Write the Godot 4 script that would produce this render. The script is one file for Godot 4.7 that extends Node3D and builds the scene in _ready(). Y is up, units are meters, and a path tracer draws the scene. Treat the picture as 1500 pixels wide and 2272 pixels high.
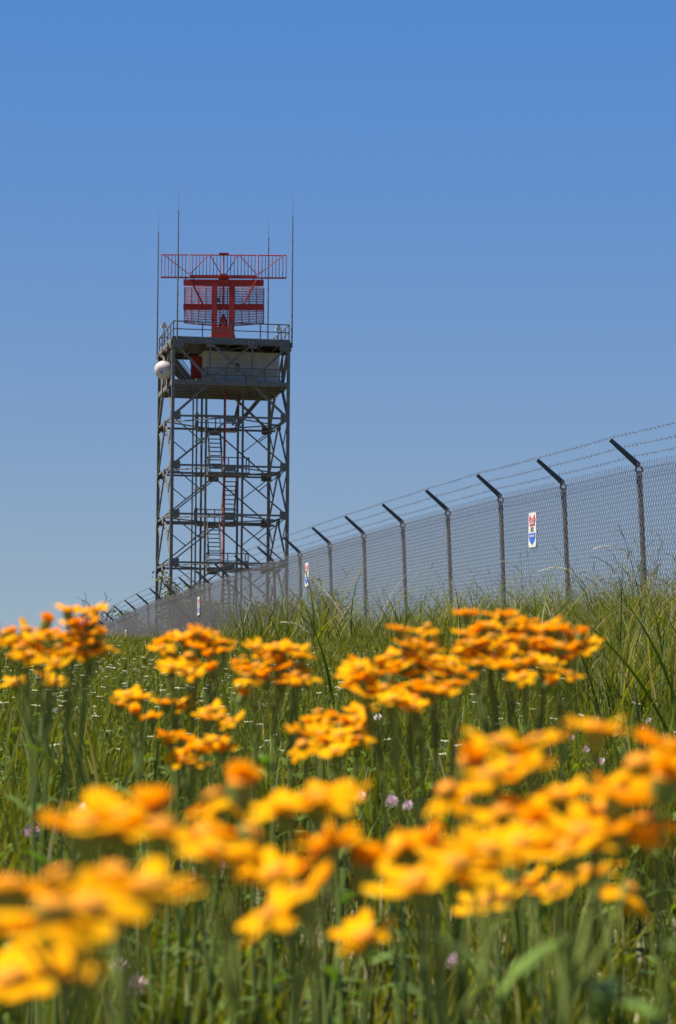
extends Node3D
# Radar tower behind a chain-link fence, golden ragwort in the meadow in front.
# World: y up, camera at (0, EYE, 0) looking along -Z; "d" is the distance ahead (-z).

const EYE := 0.45
const FPX := 5400.0          # focal length in photograph pixels (1500 x 2272)
var cam_basis := Basis()
var rng := RandomNumberGenerator.new()
var noise := FastNoiseLite.new()
var M := {}
var taken := {}
var unit_box: Mesh
var unit_tube: Mesh
var unit_rod: Mesh

# ------------------------------------------------------------------ helpers
func numbered(called: String) -> String:
	var n: int = taken.get(called, 0)
	taken[called] = n + 1
	return called if n == 0 else "%s_%03d" % [called, n]

func tag(o: Node3D, label := "", category := "", group := "", kind := "") -> Node3D:
	if label: o.set_meta("label", label)
	if category: o.set_meta("category", category)
	if group: o.set_meta("group", group)
	if kind: o.set_meta("kind", kind)
	return o

func thing(called: String, where: Vector3, turn := 0.0) -> Node3D:
	var o := Node3D.new()
	o.name = numbered(called)
	add_child(o)
	o.position = where
	o.rotation.y = turn
	return o

func part(parent: Node3D, called: String, mesh: Mesh, mat: Material, xf := Transform3D()) -> MeshInstance3D:
	var o := MeshInstance3D.new()
	o.name = called
	o.mesh = mesh
	if mat: o.material_override = mat
	o.transform = xf
	parent.add_child(o, true)
	return o

func along(a: Vector3, b: Vector3, w: float, h: float, hint := Vector3.UP) -> Transform3D:
	var y := (b - a)
	var l := y.length()
	y /= l
	var x := hint.cross(y)
	if x.length() < 0.01: x = Vector3.RIGHT.cross(y)
	if x.length() < 0.01: x = Vector3.BACK.cross(y)
	x = x.normalized()
	var z := x.cross(y).normalized()
	return Transform3D(Basis(x * w, y * l, z * h), (a + b) / 2.0)

# square bar from a to b: w sideways, h along the hint
func bar(parent: Node3D, called: String, a: Vector3, b: Vector3, w: float, h: float, mat: Material, hint := Vector3.UP) -> MeshInstance3D:
	return part(parent, called, unit_box, mat, along(a, b, w, h, hint))

func pipe(parent: Node3D, called: String, a: Vector3, b: Vector3, r: float, mat: Material, mesh: Mesh = null) -> MeshInstance3D:
	return part(parent, called, mesh if mesh else unit_rod, mat, along(a, b, r * 2, r * 2))

func block(parent: Node3D, called: String, lo: Vector3, hi: Vector3, mat: Material) -> MeshInstance3D:
	return part(parent, called, unit_box, mat, Transform3D(Basis.from_scale(hi - lo), (lo + hi) / 2.0))

func std(col: Color, rough := 0.7, metal := 0.0, spec := 0.5) -> StandardMaterial3D:
	var m := StandardMaterial3D.new()
	m.albedo_color = col.linear_to_srgb()
	m.roughness = rough
	m.metallic = metal
	m.metallic_specular = spec
	m.cull_mode = BaseMaterial3D.CULL_DISABLED
	return m

# weathered paint or zinc: coarse and fine blotches between two tones
func mottled(c1: Color, c2: Color, rough: float, metal: float, freq: float, scale: float) -> StandardMaterial3D:
	var m := std(Color(1, 1, 1), rough, metal)
	var n := FastNoiseLite.new()
	n.seed = int(c1.r * 1000.0) + 7
	n.frequency = freq
	n.fractal_octaves = 5
	var t := NoiseTexture2D.new()
	t.width = 256
	t.height = 256
	t.seamless = true
	t.noise = n
	var g := Gradient.new()
	g.set_color(0, c1.linear_to_srgb())
	g.set_color(1, c2.linear_to_srgb())
	g.set_offset(0, 0.3)
	g.set_offset(1, 0.7)
	t.color_ramp = g
	m.albedo_texture = t
	m.uv1_triplanar = true
	m.uv1_world_triplanar = true
	m.uv1_scale = Vector3.ONE * scale
	return m

class Shape:
	var v := PackedVector3Array()
	var n := PackedVector3Array()
	var c := PackedColorArray()
	var ix := PackedInt32Array()
	func quad(a: Vector3, b: Vector3, e: Vector3, f: Vector3, col := Color.WHITE) -> void:
		var k := v.size()
		var nn := (b - a).cross(f - a).normalized()
		for p in [a, b, e, f]:
			v.append(p); n.append(nn); c.append(col)
		ix.append_array([k, k + 1, k + 2, k, k + 2, k + 3])
	func tri(a: Vector3, b: Vector3, e: Vector3, col := Color.WHITE) -> void:
		var k := v.size()
		var nn := (b - a).cross(e - a).normalized()
		for p in [a, b, e]:
			v.append(p); n.append(nn); c.append(col)
		ix.append_array([k, k + 1, k + 2])
	# round tube through points with a radius at each
	func tube(pts: Array, rad: Array, sides := 6, col := Color.WHITE, cap := false) -> void:
		var k := v.size()
		var m := pts.size()
		for i in m:
			var t: Vector3 = (pts[mini(i + 1, m - 1)] - pts[maxi(i - 1, 0)]).normalized()
			var x := t.cross(Vector3(0.31, 0.17, 0.93)).normalized()
			var y := t.cross(x)
			for s in sides:
				var a := TAU * s / sides
				var o := x * cos(a) + y * sin(a)
				v.append(pts[i] + o * rad[i]); n.append(o); c.append(col)
		for i in m - 1:
			for s in sides:
				var a0 := k + i * sides + s
				var a1 := k + i * sides + (s + 1) % sides
				ix.append_array([a0, a1, a1 + sides, a0, a1 + sides, a0 + sides])
		if cap:
			for i in [0, m - 1]:
				var k2 := v.size()
				var t2: Vector3 = (pts[m - 1] - pts[0]).normalized() * (1.0 if i else -1.0)
				for s in sides:
					v.append(v[k + i * sides + s]); n.append(t2); c.append(col)
				for s in range(1, sides - 1):
					ix.append_array([k2, k2 + s, k2 + s + 1])
	# ribbon through points: widths along a side vector, gently folded
	func ribbon(pts: Array, wid: Array, side: Vector3, col := Color.WHITE) -> void:
		var k := v.size()
		var m := pts.size()
		for i in m:
			var t: Vector3 = (pts[mini(i + 1, m - 1)] - pts[maxi(i - 1, 0)]).normalized()
			var nn := side.cross(t).normalized()
			for s in [-1.0, 1.0]:
				v.append(pts[i] + side * wid[i] * 0.5 * s); n.append((nn + side * 0.35 * s).normalized()); c.append(col)
		for i in m - 1:
			var a0 := k + i * 2
			ix.append_array([a0, a0 + 1, a0 + 3, a0, a0 + 3, a0 + 2])
	func lathe(prof: Array, sides := 12, col := Color.WHITE, at := Vector3.ZERO) -> void:
		var k := v.size()
		var m := prof.size()
		for i in m:
			var d: Vector2 = (prof[mini(i + 1, m - 1)] - prof[maxi(i - 1, 0)]).normalized()
			for s in sides:
				var a := TAU * s / sides
				v.append(at + Vector3(prof[i].x * cos(a), prof[i].y, prof[i].x * sin(a)))
				n.append(Vector3(d.y * cos(a), -d.x, d.y * sin(a)))
				c.append(col)
		for i in m - 1:
			for s in sides:
				var a0 := k + i * sides + s
				var a1 := k + i * sides + (s + 1) % sides
				ix.append_array([a0, a1, a1 + sides, a0, a1 + sides, a0 + sides])
	func poly(pts: PackedVector2Array, z: float, col := Color.WHITE) -> void:
		var k := v.size()
		for p in pts:
			v.append(Vector3(p.x, p.y, z)); n.append(Vector3(0, 0, 1)); c.append(col)
		for i in Geometry2D.triangulate_polygon(pts):
			ix.append(k + i)
	func mesh(colored := false) -> ArrayMesh:
		# front faces run clockwise: turn the triangles that disagree with their normals
		for i in range(0, ix.size(), 3):
			var p := v[ix[i]]
			if (v[ix[i + 1]] - p).cross(v[ix[i + 2]] - p).dot(n[ix[i]] + n[ix[i + 1]] + n[ix[i + 2]]) > 0.0:
				var k := ix[i + 1]
				ix[i + 1] = ix[i + 2]
				ix[i + 2] = k
		var a := []
		a.resize(Mesh.ARRAY_MAX)
		a[Mesh.ARRAY_VERTEX] = v
		a[Mesh.ARRAY_NORMAL] = n
		if colored: a[Mesh.ARRAY_COLOR] = c
		a[Mesh.ARRAY_INDEX] = ix
		var m := ArrayMesh.new()
		m.add_surface_from_arrays(Mesh.PRIMITIVE_TRIANGLES, a)
		return m

# point seen at a place of the photograph, at a given distance ahead
func spot(px: float, py: float, d: float) -> Vector3:
	var r := cam_basis * Vector3((px - 750.0) / FPX, -(py - 1136.0) / FPX, -1.0)
	return Vector3(0, EYE, 0) + r * (d / -r.z)

func sstep(a: float, b: float, x: float) -> float:
	return smoothstep(a, b, x)

func fence_x(d: float) -> float:
	return 3.56 - (d - 28.7) * tan(deg_to_rad(11.7))

func ground(x: float, z: float) -> float:
	var d := -z
	var p := 0.0
	if d < 18.0: p = 0.0365 * d
	elif d < 34.0:
		var t := (d - 18.0) / 16.0
		p = 0.657 + 0.0365 * 16.0 * (t - 0.5 * t * t)
	else: p = 0.949
	p -= 0.42 * sstep(58.0, 95.0, d) + 0.5 * sstep(95.0, 150.0, d)
	var q := (x - fence_x(clampf(d, 5.0, 95.0))) / 2.8
	p += 0.2 * exp(-q * q) * sstep(12.0, 30.0, d) * (1.0 - sstep(80.0, 120.0, d))
	if d < 120.0:
		p += noise.get_noise_2d(x * 3.0, z * 3.0) * 0.035 * (1.0 - sstep(60.0, 120.0, d)) * sstep(-0.5, 2.0, d)
	return p

# ------------------------------------------------------------------ scene
func _ready() -> void:
	rng.seed = 20240511
	noise.seed = 5
	noise.frequency = 0.18
	setup_view()
	setup_materials()
	build_ground()
	build_tower()
	build_antenna()
	build_fence()
	build_signs()
	build_trees()
	build_grass()
	build_tall_grass()
	build_flowers()
	build_small_flowers()

func setup_view() -> void:
	var pitch := atan((1550.0 - 1136.0) / FPX)
	cam_basis = Basis(Vector3.RIGHT, pitch) * Basis(Vector3.BACK, 0.0065)
	var cam := Camera3D.new()
	cam.name = "camera"
	add_child(cam)
	cam.transform = Transform3D(cam_basis, Vector3(0, EYE, 0))
	var at := CameraAttributesPhysical.new()
	at.frustum_focal_length = 12.0 * FPX / 1136.0
	at.frustum_near = 0.05
	at.frustum_far = 6000.0
	at.frustum_focus_distance = 16.0
	at.exposure_aperture = at.frustum_focal_length / 4.8
	cam.attributes = at
	cam.current = true

	var env := Environment.new()
	env.background_mode = Environment.BG_SKY
	var sky := Sky.new()
	var sm := ProceduralSkyMaterial.new()
	sm.sky_top_color = Color(0.045, 0.218, 0.63).linear_to_srgb()
	sm.sky_horizon_color = Color(0.375, 0.478, 0.51).linear_to_srgb()
	sm.sky_curve = 0.1
	sm.ground_bottom_color = Color(0.20, 0.24, 0.14)
	sm.ground_horizon_color = Color(0.50, 0.56, 0.60)
	sm.sun_angle_max = 1.0
	sm.energy_multiplier = 1.0 / 2.25
	sky.sky_material = sm
	env.sky = sky
	env.tonemap_mode = Environment.TONE_MAPPER_LINEAR
	env.tonemap_exposure = 2.25
	env.sdfgi_enabled = true
	env.ssao_enabled = true
	env.ssil_enabled = true
	var we := WorldEnvironment.new()
	we.name = "environment"
	we.environment = env
	add_child(we)

	var sun := DirectionalLight3D.new()
	sun.name = "sun"
	sun.light_energy = 1.6
	sun.light_color = Color(1.0, 0.955, 0.88)
	sun.light_angular_distance = 0.5
	sun.shadow_enabled = true
	add_child(sun)
	var to_sun := Vector3(-0.50, 0.86, 0.03).normalized()
	sun.transform = Transform3D(Basis.looking_at(-to_sun, Vector3.UP), Vector3(0, 50, 0))

func leafy(rough: float, back: Color, spec := 0.4) -> StandardMaterial3D:
	var m := std(Color.WHITE, rough, 0.0, spec)
	m.vertex_color_use_as_albedo = true
	m.backlight_enabled = true
	m.backlight = back
	return m

func setup_materials() -> void:
	var b := BoxMesh.new()
	b.size = Vector3.ONE
	unit_box = b
	var s := Shape.new()
	s.tube([Vector3(0, -0.5, 0), Vector3(0, 0.5, 0)], [0.5, 0.5], 8, Color.WHITE, true)
	unit_rod = s.mesh()
	s = Shape.new()
	s.tube([Vector3(0, -0.5, 0), Vector3(0, 0.5, 0)], [0.5, 0.5], 14, Color.WHITE, true)
	unit_tube = s.mesh()
	M.steel = mottled(Color(0.07, 0.069, 0.068), Color(0.13, 0.127, 0.124), 0.85, 0.0, 0.03, 0.5)
	M.light_steel = mottled(Color(0.34, 0.33, 0.32), Color(0.48, 0.46, 0.44), 0.75, 0.0, 0.03, 0.5)
	M.post = mottled(Color(0.06, 0.062, 0.068), Color(0.13, 0.13, 0.135), 0.65, 0.0, 0.05, 2.0)
	M.arm = mottled(Color(0.045, 0.046, 0.05), Color(0.07, 0.07, 0.075), 0.7, 0.0, 0.05, 3.0)
	M.wire = std(Color(0.125, 0.122, 0.136), 0.7, 0.0, 0.3)
	M.barb = std(Color(0.085, 0.065, 0.062), 0.7, 0.0)
	M.red = mottled(Color(0.24, 0.011, 0.007), Color(0.33, 0.016, 0.009), 0.75, 0.0, 0.03, 0.6)
	M.red_rod = std(Color(0.22, 0.02, 0.022), 0.75)
	M.screen = std(Color(0.42, 0.30, 0.36), 0.8)
	M.shelter = mottled(Color(0.36, 0.355, 0.345), Color(0.44, 0.435, 0.42), 0.7, 0.0, 0.02, 0.4)
	M.radome = mottled(Color(0.36, 0.335, 0.33), Color(0.43, 0.40, 0.39), 0.6, 0.0, 0.02, 1.0)
	M.dark = std(Color(0.02, 0.02, 0.022), 0.7)
	M.blue = std(Color(0.03, 0.10, 0.55), 0.5)
	M.sign_white = std(Color(0.50, 0.49, 0.47), 0.6)
	M.sign_red = std(Color(0.42, 0.02, 0.05), 0.5)
	M.sign_blue = std(Color(0.015, 0.10, 0.52), 0.5)
	M.sign_ink = std(Color(0.05, 0.05, 0.06), 0.6)
	M.grass = leafy(0.48, Color(1.0, 0.95, 0.4), 0.38)
	M.straw = leafy(0.6, Color(0.35, 0.33, 0.2), 0.4)
	M.foliage = leafy(0.7, Color(0.6, 0.6, 0.3), 0.2)
	M.bark = mottled(Color(0.06, 0.05, 0.04), Color(0.13, 0.11, 0.09), 0.9, 0.0, 0.05, 1.0)
	M.stem = std(Color(0.14, 0.19, 0.045), 0.7, 0.0, 0.25)
	M.stem.backlight_enabled = true
	M.stem.backlight = Color(0.10, 0.14, 0.03)
	M.leaf = std(Color(0.09, 0.15, 0.025), 0.6, 0.0, 0.25)
	M.leaf.backlight_enabled = true
	M.leaf.backlight = Color(0.3, 0.42, 0.06)
	M.petal = std(Color(0.71, 0.365, 0.005), 0.9, 0.0, 0.08)
	M.petal.backlight_enabled = true
	M.petal.backlight = Color(0.84, 0.53, 0.008)
	M.petal_deep = std(Color(0.70, 0.325, 0.004), 0.9, 0.0, 0.08)
	M.petal_deep.backlight_enabled = true
	M.petal_deep.backlight = Color(0.84, 0.49, 0.007)
	M.disc = mottled(Color(0.46, 0.15, 0.003), Color(0.62, 0.25, 0.004), 0.95, 0.0, 0.3, 60.0)
	M.pink = std(Color(0.58, 0.43, 0.47), 0.7)
	M.pink.backlight_enabled = true
	M.pink.backlight = Color(0.4, 0.27, 0.35)
	M.mauve = std(Color(0.42, 0.18, 0.36), 0.7)
	M.pale = std(Color(0.72, 0.66, 0.64), 0.7)
	M.white_bloom = std(Color(0.68, 0.70, 0.56), 0.8)

# ------------------------------------------------------------------ ground
func build_ground() -> void:
	var xs := []
	var zs := []
	var x := 0.0
	while x < 2500.0:
		xs.append(x)
		x += clampf(x * 0.06, 0.4, 300.0)
	var left := xs.duplicate()
	left.reverse()
	left.pop_back()
	var allx := []
	for q in left: allx.append(-q)
	allx.append_array(xs)
	var d := -2500.0
	while d < 3500.0:
		zs.append(-d)
		d += clampf(absf(d - 8.0) * 0.05, 0.35, 300.0)
	var sh := Shape.new()
	for z in zs:
		for q in allx:
			sh.v.append(Vector3(q, ground(q, z), z))
			var e := 0.1
			sh.n.append(Vector3(ground(q - e, z) - ground(q + e, z), 2 * e, ground(q, z - e) - ground(q, z + e)).normalized())
	var w := allx.size()
	for j in zs.size() - 1:
		for i in w - 1:
			var a := j * w + i
			sh.ix.append_array([a, a + 1, a + w + 1, a, a + w + 1, a + w])
	var m := mottled(Color(0.085, 0.085, 0.035), Color(0.17, 0.15, 0.075), 0.95, 0.0, 0.02, 1.1)
	var g := part(self, "ground", sh.mesh(), m)
	tag(g, "sloping meadow soil under the grass", "ground", "", "structure")

# ------------------------------------------------------------------ tower
const H := 3.95
const LEVELS := [0.0, 2.95, 6.25, 9.55, 12.83, 16.13, 19.47]
const PLAT := 21.9
const DECK := 24.85
const TOWER := Vector3(-8.08, -0.02, -168.0)
const TOWER_TURN := 0.19199

func tower_point(p: Vector3) -> Vector3:
	return TOWER + Basis(Vector3.UP, TOWER_TURN) * p

func gusset(t: Node3D, c: Vector3, u: Vector3, w: float, h: float) -> void:
	var n := u.cross(Vector3.UP)
	part(t, "gusset_plate", unit_box, M.steel, Transform3D(Basis(u * w, Vector3.UP * h, n * 0.05), c))

func railing(t: Node3D, a: Vector3, b: Vector3, height: float, posts: int) -> void:
	bar(t, "hand_rail", a + Vector3.UP * height, b + Vector3.UP * height, 0.07, 0.07, M.steel)
	bar(t, "mid_rail", a + Vector3.UP * height * 0.5, b + Vector3.UP * height * 0.5, 0.06, 0.06, M.steel)
	for i in posts:
		var p := a.lerp(b, float(i) / (posts - 1))
		bar(t, "rail_post", p, p + Vector3.UP * height, 0.07, 0.07, M.steel, Vector3.BACK)

func build_tower() -> void:
	var t := thing("radar_tower", TOWER, TOWER_TURN)
	tag(t, "tall grey steel lattice tower with zigzag stairs standing behind the fence", "tower")
	for s in [[-1, 1], [1, 1], [-1, -1], [1, -1]]:
		var c := Vector3(s[0] * H, 0, s[1] * H)
		bar(t, "leg", c + Vector3(0, -0.4, 0), c + Vector3(0, DECK - 0.5, 0), 0.21, 0.21, M.steel, Vector3.BACK)
		block(t, "footing", c + Vector3(-0.5, -0.8, -0.5), c + Vector3(0.5, 0.12, 0.5), M.shelter)
	# four faces: u runs along the face, o is its outward side
	for k in 4:
		var rot := Basis(Vector3.UP, k * PI / 2)
		var u := rot * Vector3.RIGHT
		var o := rot * Vector3.BACK * H
		var inn := rot * Vector3.BACK
		for i in LEVELS.size():
			var y: float = LEVELS[i]
			if i > 0:
				bar(t, "girt", o - u * (H - 0.12) + Vector3.UP * y, o + u * (H - 0.12) + Vector3.UP * y, 0.10, 0.13, M.steel)
				for s in [-1.0, 1.0]:
					gusset(t, o + u * s * (H - 0.32) + Vector3.UP * y + inn * 0.1, u, 0.42, 0.55)
				if i < 7: gusset(t, o + Vector3.UP * (y - 0.18) + inn * 0.1, u, 0.75, 0.42)
				bar(t, "plan_brace", o + Vector3.UP * (y - 0.02) - inn * 0.1, rot * Vector3(H - 0.1, y - 0.02, 0), 0.08, 0.08, M.steel)
			if i + 1 < LEVELS.size():
				var y1: float = LEVELS[i + 1]
				for s in [-1.0, 1.0]:
					var foot: Vector3 = o + u * s * (H - 0.16) + Vector3.UP * (y + 0.12)
					var apex: Vector3 = o + u * s * 0.12 + Vector3.UP * (y1 - 0.16)
					var mat: Material = M.steel
					bar(t, "diagonal_brace", foot, apex, 0.09, 0.11, mat, inn)
					bar(t, "strut", o + u * s * (H - 0.16) + Vector3.UP * (y1 - 0.2), (foot + apex) / 2.0, 0.07, 0.07, M.steel, inn)
		# below and around the equipment level
		for s in [-1.0, 1.0]:
			bar(t, "diagonal_brace", o + u * s * (H - 0.16) + Vector3.UP * (19.47 + 0.15), o + u * s * 1.5 + Vector3.UP * (PLAT - 0.2), 0.15, 0.17, M.steel, inn)
			bar(t, "diagonal_brace", o + u * s * 1.5 + Vector3.UP * (PLAT + 0.1), o + u * s * (H - 0.2) + Vector3.UP * (DECK - 0.55), 0.15, 0.2, M.steel, inn)
			bar(t, "diagonal_brace", o + inn * 0.08 * s + u * s * 1.4 + Vector3.UP * (PLAT + 0.1), o + inn * 0.08 * s - u * s * 1.4 + Vector3.UP * (DECK - 0.4), 0.12, 0.13, M.steel, inn)
			bar(t, "post", o + u * s * 1.45 + Vector3.UP * (PLAT + 0.1), o + u * s * 1.45 + Vector3.UP * (DECK - 0.4), 0.12, 0.12, M.steel, inn)
			gusset(t, o + u * s * 1.45 + Vector3.UP * (PLAT + 0.02) + inn * 0.12, u, 0.75, 0.6)
			gusset(t, o + u * s * 1.45 + Vector3.UP * (DECK - 0.4) + inn * 0.16, u, 0.62, 0.55)
			gusset(t, o + u * s * (H - 0.3) + Vector3.UP * (DECK - 0.45) + inn * 0.16, u, 0.7, 0.6)
		bar(t, "platform_beam", o - u * (H + 0.05) + Vector3.UP * (PLAT - 0.12), o + u * (H + 0.05) + Vector3.UP * (PLAT - 0.12), 0.16, 0.30, M.steel)
		# deck edge beam: an I section with flanges standing proud
		var e := rot * Vector3.BACK * (H + 0.08)
		var deck_y := Vector3.UP * (DECK - 0.22)
		bar(t, "deck_beam", e - u * (H + 0.0) + deck_y, e + u * (H + 0.0) + deck_y, 0.06, 0.36, M.steel)
		bar(t, "deck_flange", e - u * (H - 0.1) + deck_y + Vector3.DOWN * 0.20, e + u * (H - 0.1) + deck_y + Vector3.DOWN * 0.20, 0.26, 0.035, M.steel)
		railing(t, rot * Vector3(-H - 0.02, DECK, H + 0.02), rot * Vector3(H + 0.02, DECK, H + 0.02), 1.05, 5 if k == 0 else 6)
	# decks
	block(t, "deck_plate", Vector3(-H - 0.1, DECK - 0.04, -H - 0.1), Vector3(H + 0.1, DECK + 0.02, H + 0.1), M.steel)
	for i in 7:
		var x := -H + 0.6 + i * (2 * H - 1.2) / 6.0
		block(t, "joist", Vector3(x - 0.06, DECK - 0.36, -H + 0.15), Vector3(x + 0.06, DECK - 0.05, H - 0.15), M.steel)
	for s in [-1.0, 1.0]:
		bar(t, "plan_brace", Vector3(-1.45 * s, DECK - 0.48, H - 0.2), Vector3(1.2 * s, DECK - 0.48, 0.3), 0.12, 0.08, M.steel)
	block(t, "platform_floor", Vector3(-1.9, PLAT - 0.10, -H + 0.3), Vector3(H - 0.3, PLAT + 0.0, H - 0.12), M.steel)
	for i in 5:
		var z := -H + 0.7 + i * 1.55
		block(t, "joist", Vector3(-H + 0.1, PLAT - 0.34, z - 0.06), Vector3(H - 0.1, PLAT - 0.11, z + 0.06), M.steel)
	railing(t, Vector3(-1.6, PLAT, H - 0.3), Vector3(H - 0.25, PLAT, H - 0.3), 0.95, 5)
	railing(t, Vector3(-1.75, PLAT, -H + 0.4), Vector3(-1.75, PLAT, H - 0.4), 0.95, 5)
	# steep stair down the open side of the equipment level
	var fl := Node3D.new()
	fl.name = "stair_flight"
	t.add_child(fl, true)
	for s in [0.0, 0.8]:
		bar(fl, "stringer", Vector3(-3.7, DECK - 0.4, -2.2 + s), Vector3(-1.9, PLAT, -2.2 + s), 0.06, 0.3, M.steel)
		bar(fl, "hand_rail", Vector3(-3.5, DECK + 0.3, -2.2 + s), Vector3(-1.7, PLAT + 0.8, -2.2 + s), 0.05, 0.05, M.steel)
	for i in 9:
		var p := Vector3(-3.7, DECK - 0.4, -1.8).lerp(Vector3(-1.9, PLAT, -1.8), (i + 0.5) / 9.0)
		block(fl, "tread", p - Vector3(0.11, 0.02, 0.4), p + Vector3(0.11, 0.02, 0.4), M.steel)
	# broad inclined strut of the left side
	bar(t, "diagonal_brace", Vector3(-H + 0.1, DECK - 0.6, 0.6), Vector3(-2.0, PLAT, 0.6), 0.3, 0.3, M.steel, Vector3.BACK)
	bar(t, "diagonal_brace", Vector3(1.45, PLAT - 0.2, -1.0), Vector3(0.9, LEVELS[6], -1.0), 0.14, 0.14, M.steel, Vector3.BACK)
	bar(t, "diagonal_brace", Vector3(3.0, PLAT - 0.2, -0.6), Vector3(1.1, LEVELS[6] - 0.1, -0.6), 0.26, 0.3, M.steel, Vector3.BACK)
	# stair core
	for s in [[-1, 1], [1, 1], [-1, -1], [1, -1]]:
		var c := Vector3(s[0] * 1.28, 0, s[1] * 1.1)
		bar(t, "stair_post", c, c + Vector3.UP * (PLAT - 0.2), 0.14, 0.14, M.steel, Vector3.BACK)
	for x in [-2.12, -1.86]:
		bar(t, "cable_rail", Vector3(x, 0, 0.6), Vector3(x, PLAT - 0.2, 0.6), 0.1, 0.1, M.steel, Vector3.BACK)
	for i in 6:
		var y: float = LEVELS[i + 1] - 1.4
		bar(t, "cable_bracket", Vector3(-2.0, y, 0.6), Vector3(-1.28, y + 0.25, 1.1), 0.06, 0.06, M.steel)
		bar(t, "cable_bracket", Vector3(-1.28, y, -1.1), Vector3(-1.28, y + 0.12, 1.1), 0.06, 0.06, M.steel)
	pipe(t, "conduit", Vector3(0.04, 0, 0.95), Vector3(0.04, PLAT - 0.2, 0.95), 0.085, M.red_rod, unit_tube)
	for i in range(1, 7):
		var y: float = LEVELS[i] - 0.28
		var back := i % 2 == 0
		var z0 := -2.0 if back else 0.75
		var z1 := -0.75 if back else 2.0
		var x0 := -1.6 if back else -1.25
		var x1 := 1.25 if back else 1.6
		var la := block(t, "landing", Vector3(x0, y - 0.14, z0), Vector3(x1, y + 0.05, z1), M.steel)
		var rail_z := z0 if back else z1
		var ln := Node3D.new()
		ln.name = "landing_railing"
		t.add_child(ln, true)
		railing(ln, Vector3(x0, y, rail_z), Vector3(x1, y, rail_z), 1.05, 3)
		railing(ln, Vector3(x0, y, z0), Vector3(x0, y, z1), 1.05, 2)
		railing(ln, Vector3(x1, y, z0), Vector3(x1, y, z1), 1.05, 2)
		bar(t, "girt", Vector3(-H, y - 0.02, (z0 + z1) / 2), Vector3(H, y - 0.02, (z0 + z1) / 2), 0.1, 0.14, M.steel)
		# flight going down from this landing
		if i >= 1:
			var yb: float = LEVELS[i - 1] - 0.28 if i > 1 else 0.0
			var za := -0.75 if back else 0.75
			var zb := -za
			var xa := -0.92 if back else 0.12
			var f2 := Node3D.new()
			f2.name = "stair_flight"
			t.add_child(f2, true)
			var sm: Material = M.steel
			for q in [0.0, 0.86]:
				bar(f2, "stringer", Vector3(xa + q, y, za), Vector3(xa + q, yb, zb), 0.06, 0.22, sm)
				bar(f2, "hand_rail", Vector3(xa + q, y + 0.9, za), Vector3(xa + q, yb + 0.9, zb), 0.05, 0.05, sm)
			for j in 11:
				var p := Vector3(xa + 0.43, y, za).lerp(Vector3(xa + 0.43, yb, zb), (j + 0.6) / 11.0)
				block(f2, "tread", p - Vector3(0.4, 0.03, 0.1), p + Vector3(0.4, 0.03, 0.1), M.steel)

	# equipment shelter
	var c := thing("equipment_shelter", tower_point(Vector3(1.05, PLAT, -0.3)), TOWER_TURN)
	tag(c, "white box shelter under the top deck of the tower", "shelter")
	var sh := Shape.new()
	var prof := PackedVector2Array()
	for q in [[2.72, 1.85, 0], [2.72, -1.85, 1], [-2.62, -1.85, 2], [-2.62, 1.85, 3]]:
		for j in 4:
			var a: float = PI / 2 - q[2] * PI / 2 - j * PI / 6
			prof.append(Vector2(q[0] - signf(q[0]) * 0.18 + cos(a) * 0.18, q[1] - signf(q[1]) * 0.18 + sin(a) * 0.18))
	for j in prof.size():
		var a := prof[j]
		var b := prof[(j + 1) % prof.size()]
		sh.quad(Vector3(a.x, 0.1, a.y), Vector3(b.x, 0.1, b.y), Vector3(b.x, 2.38, b.y), Vector3(a.x, 2.38, a.y))
	var k0 := sh.v.size()
	for y in [0.1, 2.38]:
		var kk := sh.v.size()
		for a in prof:
			sh.v.append(Vector3(a.x, y, a.y)); sh.n.append(Vector3(0, signf(y - 1.0), 0)); sh.c.append(Color.WHITE)
		for i in Geometry2D.triangulate_polygon(prof): sh.ix.append(kk + i)
	part(c, "body", sh.mesh(), M.shelter)
	for x in [-1.1, 0.35, 1.55]:
		block(c, "panel_seam", Vector3(x - 0.02, 0.12, 1.84), Vector3(x + 0.02, 2.36, 1.87), M.light_steel)
	block(c, "cable_tray", Vector3(-1.7, 0.98, 1.86), Vector3(2.5, 1.06, 1.98), M.light_steel)
	block(c, "alarm_box", Vector3(-0.32, 0.98 + 0.12, 1.86), Vector3(-0.12, 1.4, 2.0), M.red)
	block(c, "alarm_light", Vector3(-0.35, 1.42, 1.86), Vector3(-0.2, 1.6, 1.98), M.dark)
	block(c, "skid", Vector3(-2.5, 0.0, -1.6), Vector3(2.5, 0.1, 1.6), M.steel)
	block(c, "door", Vector3(-2.66, 0.14, -0.6), Vector3(-2.62, 2.1, 0.4), M.light_steel)
	# red cabinet
	var rc := thing("red_cabinet", tower_point(Vector3(-1.92, PLAT, 0.5)), TOWER_TURN)
	tag(rc, "dark red steel cabinet beside the white shelter under the deck", "cabinet")
	block(rc, "body", Vector3(-0.36, 0.62, -0.3), Vector3(0.34, 2.1, 0.3), M.red)
	block(rc, "door", Vector3(-0.33, 0.66, 0.3), Vector3(0.31, 2.06, 0.325), M.red)
	block(rc, "handle", Vector3(0.2, 1.25, 0.325), Vector3(0.25, 1.45, 0.35), M.dark)
	for s in [-0.3, 0.28]:
		block(rc, "leg", Vector3(s - 0.04, 0.0, -0.25), Vector3(s + 0.04, 0.62, -0.17), M.steel)
		block(rc, "leg", Vector3(s - 0.04, 0.0, 0.17), Vector3(s + 0.04, 0.62, 0.25), M.steel)

	# microwave dish with a domed cover
	var dish := thing("microwave_dish", tower_point(Vector3(-4.42, 22.72, 2.4)), TOWER_TURN)
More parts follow.
